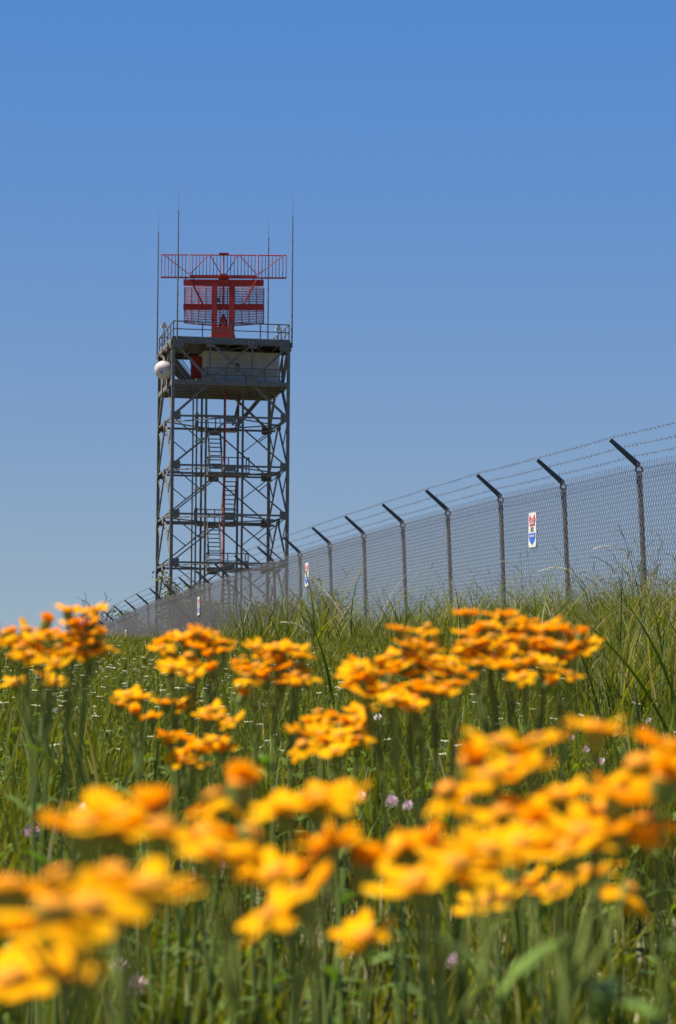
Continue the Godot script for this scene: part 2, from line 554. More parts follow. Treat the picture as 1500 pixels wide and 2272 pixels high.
	tag(dish, "round white covered dish aerial on the tower's side with a small blue mark", "dish")
	sh = Shape.new()
	var pr := []
	for j in 15:
		var a := -PI / 2 + 0.02 + j * (PI * 0.86) / 14.0
		pr.append(Vector2(0.64 * cos(a), 0.60 * sin(a) if a < 0 else 0.46 * sin(a)))
	pr.append(Vector2(0.02, 0.44))
	sh.lathe(pr, 28)
	# local +y of the lathe looks out of the dish
	var look := Vector3(-0.45, -0.38, 0.81).normalized()
	var xa := look.cross(Vector3.UP).normalized()
	var db := Basis(xa, look, xa.cross(look))
	part(dish, "radome", sh.mesh(), M.radome, Transform3D(db, Vector3.ZERO))
	var ring := TorusMesh.new()
	ring.inner_radius = 0.055
	ring.outer_radius = 0.11
	ring.rings = 20
	ring.ring_segments = 6
	part(dish, "blue_mark", ring, M.blue, Transform3D(db * Basis.from_scale(Vector3(1, 0.3, 1)), look * 0.447))
	sh = Shape.new()
	sh.lathe([Vector2(0.645, -0.04), Vector2(0.66, -0.03), Vector2(0.66, 0.03), Vector2(0.645, 0.04)], 28)
	part(dish, "rim", sh.mesh(), M.radome, Transform3D(db, Vector3.ZERO))
	pipe(dish, "mount_pipe", Vector3(0.35, -1.1, -0.5), Vector3(0.35, 0.9, -0.5), 0.06, M.steel)
	bar(dish, "bracket", Vector3(0.35, 0.1, -0.5), Vector3(0.1, 0.05, -0.2), 0.12, 0.12, M.steel)
	bar(dish, "bracket", Vector3(0.35, -0.9, -0.5), Vector3(0.5, -0.9, -2.0), 0.08, 0.08, M.steel)

	# lightning rods at the four corners of the deck
	var where := ["front left", "front right", "back left", "back right"]
	var words := ["tall thin lightning rod left of the antenna, at the deck's front left corner", "tall thin lightning rod at the deck's front right corner, rightmost of the four",
		"shorter-looking lightning rod at the far left deck corner, leftmost of the four", "shorter-looking lightning rod behind the antenna's right end at the far deck corner"]
	var spots := [Vector3(-3.73, 0, H + 0.14), Vector3(4.18, 0, H - 0.05), Vector3(-4.14, 0, -H), Vector3(3.82, 0, -H - 0.14)]
	for i in 4:
		var rod := thing("lightning_rod", tower_point(spots[i] + Vector3.UP * (DECK - 0.5)), TOWER_TURN)
		tag(rod, words[i], "lightning rod", "lightning rods on the tower deck")
		sh = Shape.new()
		sh.tube([Vector3.ZERO, Vector3(0, 3.2, 0), Vector3(0, 6.4, 0), Vector3(0, 9.05, 0)], [0.062, 0.055, 0.045, 0.036], 8, Color.WHITE, true)
		part(rod, "mast", sh.mesh(), M.post)
		sh = Shape.new()
		sh.tube([Vector3(0, 9.05, 0), Vector3(0, 10.65, 0)], [0.016, 0.006], 6, Color.WHITE, true)
		part(rod, "tip", sh.mesh(), M.post)
		for y in [1.1, 2.2, 3.3, 4.4, 5.4, 6.4, 7.4, 8.3, 9.0]:
			pipe(rod, "collar", Vector3(0, y - 0.05, 0), Vector3(0, y + 0.05, 0), 0.075 - y * 0.003, M.post)
	# small lamps on stalks at the deck edge
	for q in [[Vector3(-4.0, DECK, -1.2), "small lamp on a stalk above the deck's left railing"], [Vector3(4.0, DECK, -0.6), "small lamp on a stalk above the deck's right railing"]]:
		var l := thing("obstruction_lamp", tower_point(q[0]), TOWER_TURN)
		tag(l, q[1], "lamp", "lamps on the tower deck")
		pipe(l, "stalk", Vector3.ZERO, Vector3(0, 1.35, 0), 0.035, M.steel)
		block(l, "housing", Vector3(-0.2, 1.35, -0.12), Vector3(0.2, 1.55, 0.12), M.light_steel)
		block(l, "lens", Vector3(-0.12, 1.55, -0.1), Vector3(0.12, 1.72, 0.1), M.radome)

# ------------------------------------------------------------------ antenna
func build_antenna() -> void:
	var o := Vector3(-8.07, DECK - 0.0, -168.0)
	var t := thing("radar_antenna", o)
	tag(t, "red rotating radar reflector with a wide fence-like beacon array above it", "antenna")
	var y := func(world: float) -> float: return world - DECK
	# pedestal
	block(t, "pedestal", Vector3(-0.80, 0.02, -0.55), Vector3(0.76, y.call(26.15), 0.5), M.red)
	for s in [-0.8, 0.76]:
		part(t, "bearing", unit_tube, M.red, Transform3D(Basis(Vector3.RIGHT * 0.001, Vector3.UP * 0.5, Vector3.BACK * 0.5) * Basis.from_scale(Vector3.ONE), Vector3(s, 0.5, 0)) if false else along(Vector3(s - 0.07, 0.5, 0.1), Vector3(s + 0.07, 0.5, 0.1), 0.6, 0.6))
	var sh := Shape.new()
	sh.lathe([Vector2(0.0, 1.0), Vector2(0.10, 0.98), Vector2(0.12, 0.8), Vector2(0.26, 0.55), Vector2(0.3, 0.2), Vector2(0.3, 0.0)], 14)
	part(t, "rotary_joint", sh.mesh(), M.red, Transform3D(Basis(), Vector3(0, y.call(26.1), 0.1)))
	pipe(t, "spindle", Vector3(0, y.call(26.9), 0.1), Vector3(0, y.call(27.5), 0.1), 0.05, M.light_steel)
	# frame seen from behind
	block(t, "column", Vector3(-0.81, y.call(26.1), 0.10), Vector3(-0.43, y.call(29.15), 0.42), M.red)
	block(t, "column", Vector3(0.39, y.call(26.1), 0.10), Vector3(0.77, y.call(29.15), 0.42), M.red)
	block(t, "cross_beam", Vector3(-2.79, y.call(29.09), -0.12), Vector3(2.79, y.call(29.48), 0.36), M.red)
	block(t, "cross_beam", Vector3(-2.79, y.call(27.41), -0.22), Vector3(2.79, y.call(27.76), 0.22), M.red)
	block(t, "mast", Vector3(-0.08, y.call(27.7), 0.2), Vector3(0.08, y.call(29.1), 0.36), M.red)
	block(t, "feed_box", Vector3(-0.44, y.call(27.85), 0.43), Vector3(-0.26, y.call(28.15), 0.6), M.dark)
	block(t, "side_frame", Vector3(-2.80, y.call(26.6), -0.78), Vector3(-2.75, y.call(29.1), -0.66), M.red_rod)
	block(t, "side_frame", Vector3(2.75, y.call(26.6), -0.78), Vector3(2.80, y.call(29.1), -0.66), M.red_rod)
	# reflector: ribs and rods following a dish that curves away behind the frame
	var low := func(x: float) -> float: return y.call(26.36 + 0.26 * (x / 2.79) * (x / 2.79))
	var zz := func(x: float, yy: float) -> float: return -0.10 - 0.075 * x * x - 0.06 * pow(yy - y.call(28.2), 2.0)
	var top: float = y.call(29.1)
	for i in 12:
		var x := -2.79 + i * 5.58 / 11.0
		var pts := []
		var rad := []
		for j in 7:
			var yy: float = lerpf(low.call(x), top, j / 6.0)
			pts.append(Vector3(x, yy, zz.call(x, yy)))
			rad.append(0.028)
		sh = Shape.new()
		sh.tube(pts, rad, 5)
		part(t, "rib", sh.mesh(), M.red_rod)
	for i in 16:
		sh = Shape.new()
		var pts := []
		var rad := []
		for j in 13:
			var x := -2.79 + j * 5.58 / 12.0
			var yy: float = lerpf(low.call(x), top, i / 15.0)
			pts.append(Vector3(x, yy, zz.call(x, yy) - 0.03))
			rad.append(0.024 if i > 0 else 0.05)
		sh.tube(pts, rad, 5)
		part(t, "rod", sh.mesh(), M.red_rod)
	sh = Shape.new()
	for i in 90:
		var pts := []
		var rad := []
		for j in 9:
			var x := -2.77 + j * 5.54 / 8.0
			var yy: float = lerpf(low.call(x), top, (i + 0.5) / 90.0)
			pts.append(Vector3(x, yy, zz.call(x, yy) - 0.07))
			rad.append(0.0085)
		sh.tube(pts, rad, 3)
	tag(part(t, "wire_screen", sh.mesh(), M.screen), "", "", "", "stuff")
	for s in [-1.0, 1.0]:
		bar(t, "strut", Vector3(2.3 * s, y.call(29.45), 0.5), Vector3(1.43 * s, y.call(27.75), 0.34), 0.12, 0.12, M.red)
		sh = Shape.new()
		sh.poly(PackedVector2Array([Vector2(-2.79 * s, y.call(29.1)), Vector2(-2.55 * s, y.call(29.1)), Vector2(-2.72 * s, y.call(29.03)), Vector2(-2.79 * s, y.call(28.9))]), 0.0)
		# corner plates of the window frames
	# beacon array
	var b0: float = y.call(29.62)
	var b1: float = y.call(31.22)
	var bz := 0.25
	pipe(t, "array_rail", Vector3(-4.37, b1, bz), Vector3(4.37, b1, bz), 0.045, M.red_rod)
	bar(t, "array_rail", Vector3(-4.37, b0, bz), Vector3(4.37, b0, bz), 0.12, 0.10, M.red)
	block(t, "array_beam", Vector3(-2.36, b0 - 0.02, bz - 0.14), Vector3(2.36, b0 + 0.17, bz + 0.14), M.red)
	for i in 37:
		var x := -4.35 + i * 8.70 / 36.0
		pipe(t, "array_rod", Vector3(x, b0, bz - 0.1), Vector3(x, b1, bz - 0.1), 0.026, M.red_rod)
	for s in [-1.0, 1.0]:
		for q in [[4.2, 1, 2.38, 0], [2.36, 0, 1.05, 1], [0.98, 1, 0.16, 0]]:
			pipe(t, "array_diagonal", Vector3(q[0] * s, b1 if q[1] else b0 + 0.2, bz + 0.1), Vector3(q[2] * s, b1 if q[3] else b0 + 0.2, bz + 0.1), 0.032, M.red_rod)
		pipe(t, "array_post", Vector3(2.37 * s, b0, bz + 0.12), Vector3(2.37 * s, b1 + 0.04, bz + 0.12), 0.035, M.screen)
		for x in [2.1, 2.65]:
			block(t, "clamp", Vector3(x * s - 0.03, y.call(29.48), 0.0), Vector3(x * s + 0.03, b0, 0.3), M.red)
	block(t, "clamp", Vector3(-0.35, y.call(29.48), 0.0), Vector3(0.35, b0, 0.3), M.red)
	pipe(t, "array_mast", Vector3(0, b0, bz + 0.1), Vector3(0, b1 + 0.08, bz + 0.1), 0.05, M.red)
	block(t, "array_cap", Vector3(-0.33, b1 + 0.03, bz - 0.2), Vector3(0.33, b1 + 0.13, bz + 0.2), M.red)
	block(t, "array_junction", Vector3(-0.22, b0 + 0.05, bz + 0.14), Vector3(0.22, b0 + 0.24, bz + 0.3), M.red)

# ------------------------------------------------------------------ fence
const FTOP := [3.05, 3.14, 3.23, 3.28, 3.35, 3.38, 3.40, 3.415, 3.42, 3.42, 3.41, 3.39, 3.37, 3.345, 3.325, 3.30, 3.29, 3.26, 3.19, 3.12, 3.04, 2.96, 2.88, 2.80]
const F0 := -2           # number of the first post
const SPAN := 3.05
const FANG := 0.20420352
var fdir := Vector3(-sin(FANG), 0, -cos(FANG))
var fout := Vector3(-cos(FANG), 0, sin(FANG))   # towards the meadow and the arms

func ftop(i: float) -> Vector3:
	var k := clampf(i - F0, 0.0, FTOP.size() - 1.001)
	var a := int(k)
	var y: float = lerpf(FTOP[a], FTOP[a + 1], k - a)
	var p := Vector3(3.56, 0, -28.7) + fdir * SPAN * i
	p.y = y
	return p

const LEAN := 0.035

func build_fence() -> void:
	var base := Vector3(3.56, 0, -28.7)
	var t := thing("chain_link_fence", Vector3(base.x, ground(base.x, base.z), base.z))
	tag(t, "long grey chain-link fence with slanted arms and three barbed wire strands", "fence")
	var org := t.position
	# meshes shared by all bays
	var p := SPAN / 72.0
	var q := 0.057
	var rows := 37
	var sh := Shape.new()
	for k in 72:
		var pts := []
		var rad := []
		var x0 := (k + 0.5) * p
		for j in rows + 1:
			var sgn := -1.0 if (j + k) % 2 == 0 else 1.0
			pts.append(Vector3(x0 + sgn * p * 0.5, -j * q, (0.003 if j % 2 == 0 else -0.003)))
			rad.append(0.0040)
		# the two wires twisted together above the top row
		pts.push_front(Vector3(x0 + (-0.5 if k % 2 == 0 else 0.5) * p + rng.randf_range(-0.01, 0.01), 0.055 + rng.randf_range(-0.01, 0.01), 0))
		rad.push_front(0.0032)
		sh.tube(pts, rad, 3)
	var net := sh.mesh()
	sh = Shape.new()
	# one barbed strand of one bay, along +x, sagging a little
	var pts := []
	var rad := []
	for j in 9:
		var x := j * SPAN / 8.0
		pts.append(Vector3(x, -0.008 * sin(PI * j / 8.0), 0))
		rad.append(0.0021)
	sh.tube(pts, rad, 4)
	for j in 21:
		var x := (j + 0.5) * SPAN / 21.0
		var yy := -0.008 * sin(PI * x / SPAN)
		var c := Vector3(x, yy, 0)
		sh.tube([c - Vector3(0.016, 0, 0), c + Vector3(0.016, 0, 0)], [0.0042, 0.0042], 4)
		for s in 2:
			var a := rng.randf() * PI
			var u := Vector3(rng.randf_range(-0.4, 0.4), cos(a), sin(a)).normalized() * 0.026
			sh.tube([c - u + Vector3(0.006, 0, 0), c + u - Vector3(0.006, 0, 0)], [0.0016, 0.0016], 3)
	var strand := sh.mesh()
	# arm: pressed steel channel, wide at the foot, narrow at the tip
	sh = Shape.new()
	var up_out := fout * 0.34 + Vector3.UP * 0.315
	var len := up_out.length()
	var au := up_out / len
	var an := fdir.cross(au).normalized()
	var c1 := [0.030, 0.020]
	var corners := []
	for e in 2:
		var m: Vector3 = au * (len * e)
		var w: float = c1[e]
		var hgt: float = [0.029, 0.020][e]
		corners.append([m - fdir * w - an * hgt, m + fdir * w - an * hgt, m + fdir * w + an * hgt, m - fdir * w + an * hgt])
	for j in 4:
		sh.quad(corners[0][j], corners[0][(j + 1) % 4], corners[1][(j + 1) % 4], corners[1][j])
	sh.quad(corners[1][0], corners[1][1], corners[1][2], corners[1][3])
	var arm := sh.mesh()
	sh = Shape.new()
	sh.tube([Vector3(0, -2.75, 0), Vector3(0, -0.07, 0)], [0.032, 0.032], 12, Color.WHITE, true)
	var post := sh.mesh()
	var ring := TorusMesh.new()
	ring.inner_radius = 0.03
	ring.outer_radius = 0.052
	ring.rings = 16
	ring.ring_segments = 6
	var leanb := Basis(fdir, -LEAN)
	if (leanb * Vector3.UP).dot(fout) < 0: leanb = Basis(fdir, LEAN)
	var n := FTOP.size()
	for i in n:
		var at := ftop(i + F0) - org
		var pb := leanb * Basis(fdir, rng.randf_range(-0.012, 0.012)) * Basis(fout, rng.randf_range(-0.012, 0.012))
		var po := part(t, "post", post, M.post, Transform3D(pb, at))
		part(po, "barb_arm", arm, M.arm, Transform3D(Basis(), Vector3(0, -0.005, 0)))
		part(po, "ring", ring, M.post, Transform3D(Basis(Vector3.UP.cross(fdir).normalized(), fdir, Vector3.UP) , Vector3(0, -0.055, 0) - fout * 0.0))
		for j in 6:
			var cl := TorusMesh.new() if false else null
			pipe(po, "tie", Vector3(0, -0.25 - j * 0.36, 0) - fdir * 0.05 + fout * 0.034, Vector3(0, -0.25 - j * 0.36, 0) + fdir * 0.05 + fout * 0.034, 0.004, M.wire)
	for i in n - 1:
		var a := ftop(i + F0) - org
		var b := ftop(i + 1 + F0) - org
		var u := (b - a)
		var l := u.length()
		u /= l
		# net hangs on the meadow side of the posts, leaning with them
		var up := (leanb * Vector3.UP)
		var nz := u.cross(up).normalized()
		var bb := Basis(u * (l / SPAN), nz.cross(u).normalized(), nz)
		part(t, "chain_link_panel", net, M.wire, Transform3D(bb, a + fout * 0.042 + Vector3(0, -0.03, 0)))
		pipe(t, "tension_wire", a + fout * 0.047 + Vector3(0, -0.13, 0), b + fout * 0.047 + Vector3(0, -0.13, 0), 0.0026, M.wire)
		for f in [1.0, 0.62, 0.27]:
			var off: Vector3 = leanb * (up_out * f) + an * 0.03
			part(t, "barbed_wire", strand, M.barb, Transform3D(bb, a + off))

# ------------------------------------------------------------------ signs
func text_mesh(words: String, size: float) -> TextMesh:
	var f := SystemFont.new()
	f.font_names = PackedStringArray(["Droid Sans"])
	f.font_weight = 700
	var tm := TextMesh.new()
	tm.text = words
	tm.font = f
	tm.font_size = 32
	tm.pixel_size = size / 32.0
	tm.depth = 0.002
	return tm

func build_signs() -> void:
	var words := ["white warning sign with red and blue shields on the fence, nearest and largest", "white warning sign with red and blue shields halfway along the fence",
		"small far warning sign on the fence in front of the tower's foot", "farthest warning sign near the fence's left end, above the grass"]
	var at := [[1.42, 0.56], [6.68, 0.50], [11.5, 0.52], [16.75, 0.75]]
	var sh := Shape.new()
	var w := 0.18
	var h := 0.235
	# plate with a little thickness
	sh.quad(Vector3(-w, -h, 0.004), Vector3(w, -h, 0.004), Vector3(w, h, 0.004), Vector3(-w, h, 0.004))
	sh.quad(Vector3(-w, -h, 0), Vector3(-w, h, 0), Vector3(w, h, 0), Vector3(w, -h, 0))
	for e in [[-w, -h, w, -h], [w, -h, w, h], [w, h, -w, h], [-w, h, -w, -h]]:
		sh.quad(Vector3(e[0], e[1], 0), Vector3(e[2], e[3], 0), Vector3(e[2], e[3], 0.004), Vector3(e[0], e[1], 0.004))
	var plate := sh.mesh()
	sh = Shape.new()
	var red := PackedVector2Array([Vector2(-0.12, 0.055), Vector2(0.12, 0.055), Vector2(0.125, 0.1), Vector2(0.155, 0.135), Vector2(0.105, 0.21)])
	for j in 9:
		var a := PI * j / 8.0
		red.append(Vector2(0.075 * cos(a), 0.19 - 0.035 * sin(a)))
	red.append_array(PackedVector2Array([Vector2(-0.105, 0.21), Vector2(-0.155, 0.135), Vector2(-0.125, 0.1)]))
	sh.poly(red, 0.008)
	var red_m := sh.mesh()
	sh = Shape.new()
	var blue := PackedVector2Array([Vector2(-0.16, -0.045), Vector2(-0.15, -0.1), Vector2(-0.105, -0.155), Vector2(-0.04, -0.185), Vector2(0, -0.205), Vector2(0.04, -0.185), Vector2(0.105, -0.155), Vector2(0.15, -0.1), Vector2(0.16, -0.045)])
	sh.poly(blue, 0.008)
	var blue_m := sh.mesh()
	var tx := [[text_mesh("U.S. GOVT", 0.045), 0.128, M.sign_white], [text_mesh("PROPERTY", 0.045), 0.084, M.sign_white], [text_mesh("NO", 0.10), 0.004, M.sign_ink], [text_mesh("TRESPASSING", 0.040), -0.085, M.sign_white]]
	for i in 4:
		var p := ftop(at[i][0])
		var u: Vector3 = (ftop(at[i][0] + 0.3) - ftop(at[i][0] - 0.3)).normalized()
		var rt := -u      # to the viewer's right, facing the meadow
		var up := Vector3.UP
		var nz := rt.cross(up).normalized()
		var c: Vector3 = p + fout * (0.062 - LEAN * at[i][1]) + Vector3(0, -at[i][1], 0)
		var s := Node3D.new()
		s.name = numbered("warning_sign")
		add_child(s)
		s.transform = Transform3D(Basis(rt, nz.cross(rt).normalized(), nz), c)
		tag(s, words[i], "sign", "warning signs along the fence")
		part(s, "plate", plate, M.sign_white)
		part(s, "red_shield", red_m, M.sign_red)
		part(s, "blue_shield", blue_m, M.sign_blue)
		for q in tx:
			part(s, "lettering", q[0], q[2], Transform3D(Basis(), Vector3(0, q[1], 0.0105 if q[2] == M.sign_white else 0.006)))
		for e in [[-1, -1], [1, -1], [1, 1], [-1, 1]]:
			pipe(s, "bolt", Vector3(e[0] * 0.165, e[1] * 0.22, -0.03), Vector3(e[0] * 0.165, e[1] * 0.22, 0.007), 0.006, M.wire)

# ------------------------------------------------------------------ trees
func grow(sh: Shape, a: Vector3, dir: Vector3, l: float, r: float, depth: int, tips: Array, spread: float, up: float) -> void:
	var pts := [a]
	var rad := [r]
	var p := a
	var dd := dir
	for j in 4:
		dd = (dd + Vector3(rng.randf_range(-1, 1), rng.randf_range(-0.5, 0.7) * up, rng.randf_range(-1, 1)) * 0.22).normalized()
		p += dd * l / 4.0
		pts.append(p)
		rad.append(r * (1.0 - 0.12 * (j + 1)))
	sh.tube(pts, rad, 5 if depth > 1 else 3)
	if depth == 0:
		tips.append(p)
		tips.append(pts[2])
		return
	var kids := rng.randi_range(2, 4)
	for k in kids:
		var side := Vector3(rng.randf_range(-1, 1), rng.randf_range(-0.2, 0.6), rng.randf_range(-1, 1)).normalized()
		var from: Vector3 = pts[rng.randi_range(2, 4)]
		grow(sh, from, (dd + side * spread).normalized(), l * rng.randf_range(0.6, 0.85), r * 0.55, depth - 1, tips, spread, up)

func build_trees() -> void:
	var list := [
		# px, top y, distance, leaves per tip, crown tone, label
		[545.0, 1268.0, 138.0, 15, "broad green tree behind the fence under the tower's right legs"],
		[690.0, 1275.0, 132.0, 8, "thin-leaved green tree behind the fence right of the tower"],
		[405.0, 1322.0, 145.0, 14, "low dark green tree behind the fence at the tower's left foot"],
		[345.0, 1352.0, 150.0, 13, "small bushy tree behind the fence left of the tower's foot"],
		[620.0, 1318.0, 128.0, 11, "low green tree behind the fence between the tower and the second sign"],
		[480.0, 1300.0, 152.0, 12, "dark tree seen through the tower's stairs behind the fence"]]
	for q in list:
		var d: float = q[2]
		var tp := spot(q[0], q[1], d)
		var g := ground(tp.x, -d)
		var h := tp.y - g
		var t := thing("tree", Vector3(tp.x, g - 0.05, -d))
		tag(t, q[4], "tree", "trees behind the fence")
		var sh := Shape.new()
		var tips := []
		var trunk := Shape.new()
		grow(sh, Vector3(0, 0, 0), Vector3.UP, h * 0.36, h * 0.018 + 0.05, 4, tips, 0.85, 0.8)
		# keep the crown below the wanted height
		var my := 0.1
		for p in tips: my = maxf(my, p.y)
		var k := (h - 0.25) / my
		for i in sh.v.size(): sh.v[i] = sh.v[i] * Vector3(k, k, k)
		part(t, "trunk", sh.mesh(), M.bark)
		var cr := Shape.new()
		for p in tips:
			var c: Vector3 = p * k
			for j in int(q[3]):
				var o := c + Vector3(rng.randfn(0, 0.26), rng.randfn(0, 0.2), rng.randfn(0, 0.26))
				var s := rng.randf_range(0.07, 0.15)
				var a := Vector3(rng.randf_range(-1, 1), rng.randf_range(-1, 0.6), rng.randf_range(-1, 1)).normalized()
				var b := a.cross(Vector3(rng.randf_range(-1, 1), rng.randf_range(-1, 1), rng.randf_range(-1, 1))).normalized()
				var v := rng.randf_range(0.75, 1.25)
				var col := Color(0.095 * v, 0.12 * v, 0.035 * v)
				cr.quad(o - a * s, o + b * s * 0.55, o + a * s, o - b * s * 0.55, col)
		part(t, "crown", cr.mesh(true), M.foliage)
	# leafless tree beyond the end of the fence
	for q in [[262.0, 1312.0, 128.0, "bare leafless tree beyond the fence's left end"], [222.0, 1338.0, 122.0, "smaller bare bush beyond the fence's end, beside the left ragwort cluster"]]:
		var tp := spot(q[0], q[1], q[2])
		var g := ground(tp.x, -q[2])
		var t := thing("bare_tree", Vector3(tp.x, g - 0.05, -q[2]))
		tag(t, q[3], "tree", "bare trees")
		var sh := Shape.new()
		var tips := []
		grow(sh, Vector3.ZERO, Vector3.UP, (tp.y - g) * 0.38, 0.2, 4, tips, 0.9, 0.9)
		var my := 0.1
		for p in tips: my = maxf(my, p.y)
		var k: float = (tp.y - g) / my
		for i in sh.v.size(): sh.v[i] = sh.v[i] * k
		part(t, "trunk", sh.mesh(), M.bark)

# ------------------------------------------------------------------ grass
func greens(dry: float) -> Color:
	if rng.randf() < dry:
		var s := rng.randf_range(0.75, 1.03)
		return Color(0.33 * s, 0.30 * s, 0.15 * s)
	var v := rng.randf_range(0.7, 1.3)
	var w := rng.randf()
	return Color(lerpf(0.085, 0.165, w) * v, lerpf(0.12, 0.18, w) * v, lerpf(0.012, 0.022, w) * v)

func tuft(blades: int, h0: float, h1: float, w0: float, w1: float, radius: float, droop: float, dry: float, segs := 4) -> ArrayMesh:
	var sh := Shape.new()
	for i in blades:
		var h := rng.randf_range(h0, h1)
		var a := rng.randf() * TAU
		var o := Vector3(cos(a), 0, sin(a)) * radius * sqrt(rng.randf())
		var ld := rng.randf() * TAU
		var lean := Vector3(cos(ld), 0, sin(ld)) * rng.randf_range(0.1, 1.0) * droop
		var sa := rng.randf() * PI
		var side := Vector3(cos(sa), 0, sin(sa))
		var w := rng.randf_range(w0, w1)
		var pts := []
		var wid := []
		for j in segs + 1:
			var t := float(j) / segs
			pts.append(o + Vector3.UP * h * (t - 0.28 * droop * t * t) + lean * h * t * t)
			wid.append(w * (1.0 if t < 0.4 else maxf(0.06, 1.0 - pow((t - 0.4) / 0.6, 1.5))))
		sh.ribbon(pts, wid, side, greens(dry))
	return sh.mesh(true)

func rosette(leaves: int, r: float) -> ArrayMesh:
	var sh := Shape.new()
	for i in leaves:
		var a := rng.randf() * TAU
		var out := Vector3(cos(a), 0, sin(a))
		var side := Vector3(-sin(a), 0, cos(a))
		var h := rng.randf_range(0.03, 0.11)
		var l := r * rng.randf_range(0.5, 1.0)
		var o := out * r * rng.randf() * 0.7 + Vector3.UP * h
		var tilt := rng.randf_range(-0.3, 0.7)
		var v := rng.randf_range(0.7, 1.3)
		var col := Color(0.095 * v, 0.145 * v, 0.018 * v)
		var pts := []
		var wid := []
		for j in 5:
			var t := j / 4.0
			pts.append(o + out * l * t + Vector3.UP * l * (tilt * t - 0.5 * t * t))
			wid.append(l * 0.55 * sin(PI * (0.12 + 0.84 * t)))
		sh.ribbon(pts, wid, side, col)
		sh.tube([Vector3(o.x * 0.3, 0, o.z * 0.3), o], [0.0012, 0.001], 3, Color(0.08, 0.12, 0.03))
	return sh.mesh(true)

func scatter(parent: Node3D, called: String, mesh: Mesh, mat: Material, xfs: Array) -> void:
	if xfs.is_empty(): return
	var mm := MultiMesh.new()
	mm.transform_format = MultiMesh.TRANSFORM_3D
	mm.mesh = mesh
	mm.instance_count = xfs.size()
	for i in xfs.size(): mm.set_instance_transform(i, xfs[i])
	var o := MultiMeshInstance3D.new()
	o.name = called
	o.multimesh = mm
	o.material_override = mat
	o.set_meta("kind", "stuff")
	parent.add_child(o, true)

func put(x: float, d: float, s: float, sy := 1.0, tilt := 0.12) -> Transform3D:
	var b := Basis(Vector3.UP, rng.randf() * TAU)
	b = Basis(Vector3(cos(rng.randf() * TAU), 0, sin(rng.randf() * TAU)).normalized(), rng.randf_range(-tilt, tilt)) * b
	return Transform3D(b.scaled_local(Vector3(s, s * sy, s)), Vector3(x, ground(x, -d) - 0.005, -d))

func build_grass() -> void:
	var g := Node3D.new()
	g.name = "meadow_grass"
	add_child(g)
	tag(g, "short green meadow grass and low weeds covering the slope", "grass", "", "stuff")
	# near tufts are fine, far tufts broader
	var kinds := []
	for i in 6: kinds.append([tuft(9, 0.06, 0.16, 0.0028, 0.006, 0.035, 0.5, 0.04), []])
	for i in 5: kinds.append([tuft(8, 0.10, 0.22, 0.003, 0.0065, 0.04, 0.5, 0.07), []])
	for i in 3: kinds.append([rosette(9, 0.045), []])
	for i in 4: kinds.append([tuft(7, 0.05, 0.12, 0.002, 0.004, 0.05, 1.0, 0.35), []])
	for i in 5: kinds.append([tuft(12, 0.09, 0.24, 0.006, 0.012, 0.10, 0.6, 0.07), []])
	for i in 4: kinds.append([tuft(4, 0.16, 0.30, 0.007, 0.012, 0.03, 0.45, 0.1, 6), []])
	var bands := [[0.35, 1.5, 230.0], [1.5, 4.0, 340.0], [4.0, 8.0, 470.0], [8.0, 14.0, 430.0], [14.0, 22.0, 300.0], [22.0, 36.0, 190.0]]
	for b in bands:
		var hw: float = b[1] * 0.152 + 0.55
		var n := int((b[1] - b[0]) * 2.0 * hw * b[2])
		for i in n:
			var d := lerpf(b[0], b[1], rng.randf())
			var x := rng.randf_range(-hw, hw)
			if absf(x) > d * 0.152 + 0.6: continue
			var patch := noise.get_noise_2d(x * 9.0 + 40.0, d * 6.0)
			var k := 0
			var u := rng.randf()
			if d > 13.0 and u < 0.72: k = 18 + rng.randi() % 5
			elif u < 0.46 - patch * 0.3: k = rng.randi() % 6
			elif u < 0.72: k = 6 + rng.randi() % 5
			elif u < 0.88: k = 11 + rng.randi() % 3
			else: k = 14 + rng.randi() % 4
			if d > 1.8 and d < 6.0 and rng.randf() < 0.035: k = 23 + rng.randi() % 4
			var s := rng.randf_range(0.75, 1.25) * (1.0 + patch * 0.35)
			if d < 1.5: s *= 0.8
			if k >= 11 and k < 14: s = rng.randf_range(0.7, 1.3)
			kinds[k][1].append(put(x, d, s))
	for k in kinds: scatter(g, "grass_tufts", k[0], M.grass, k[1])

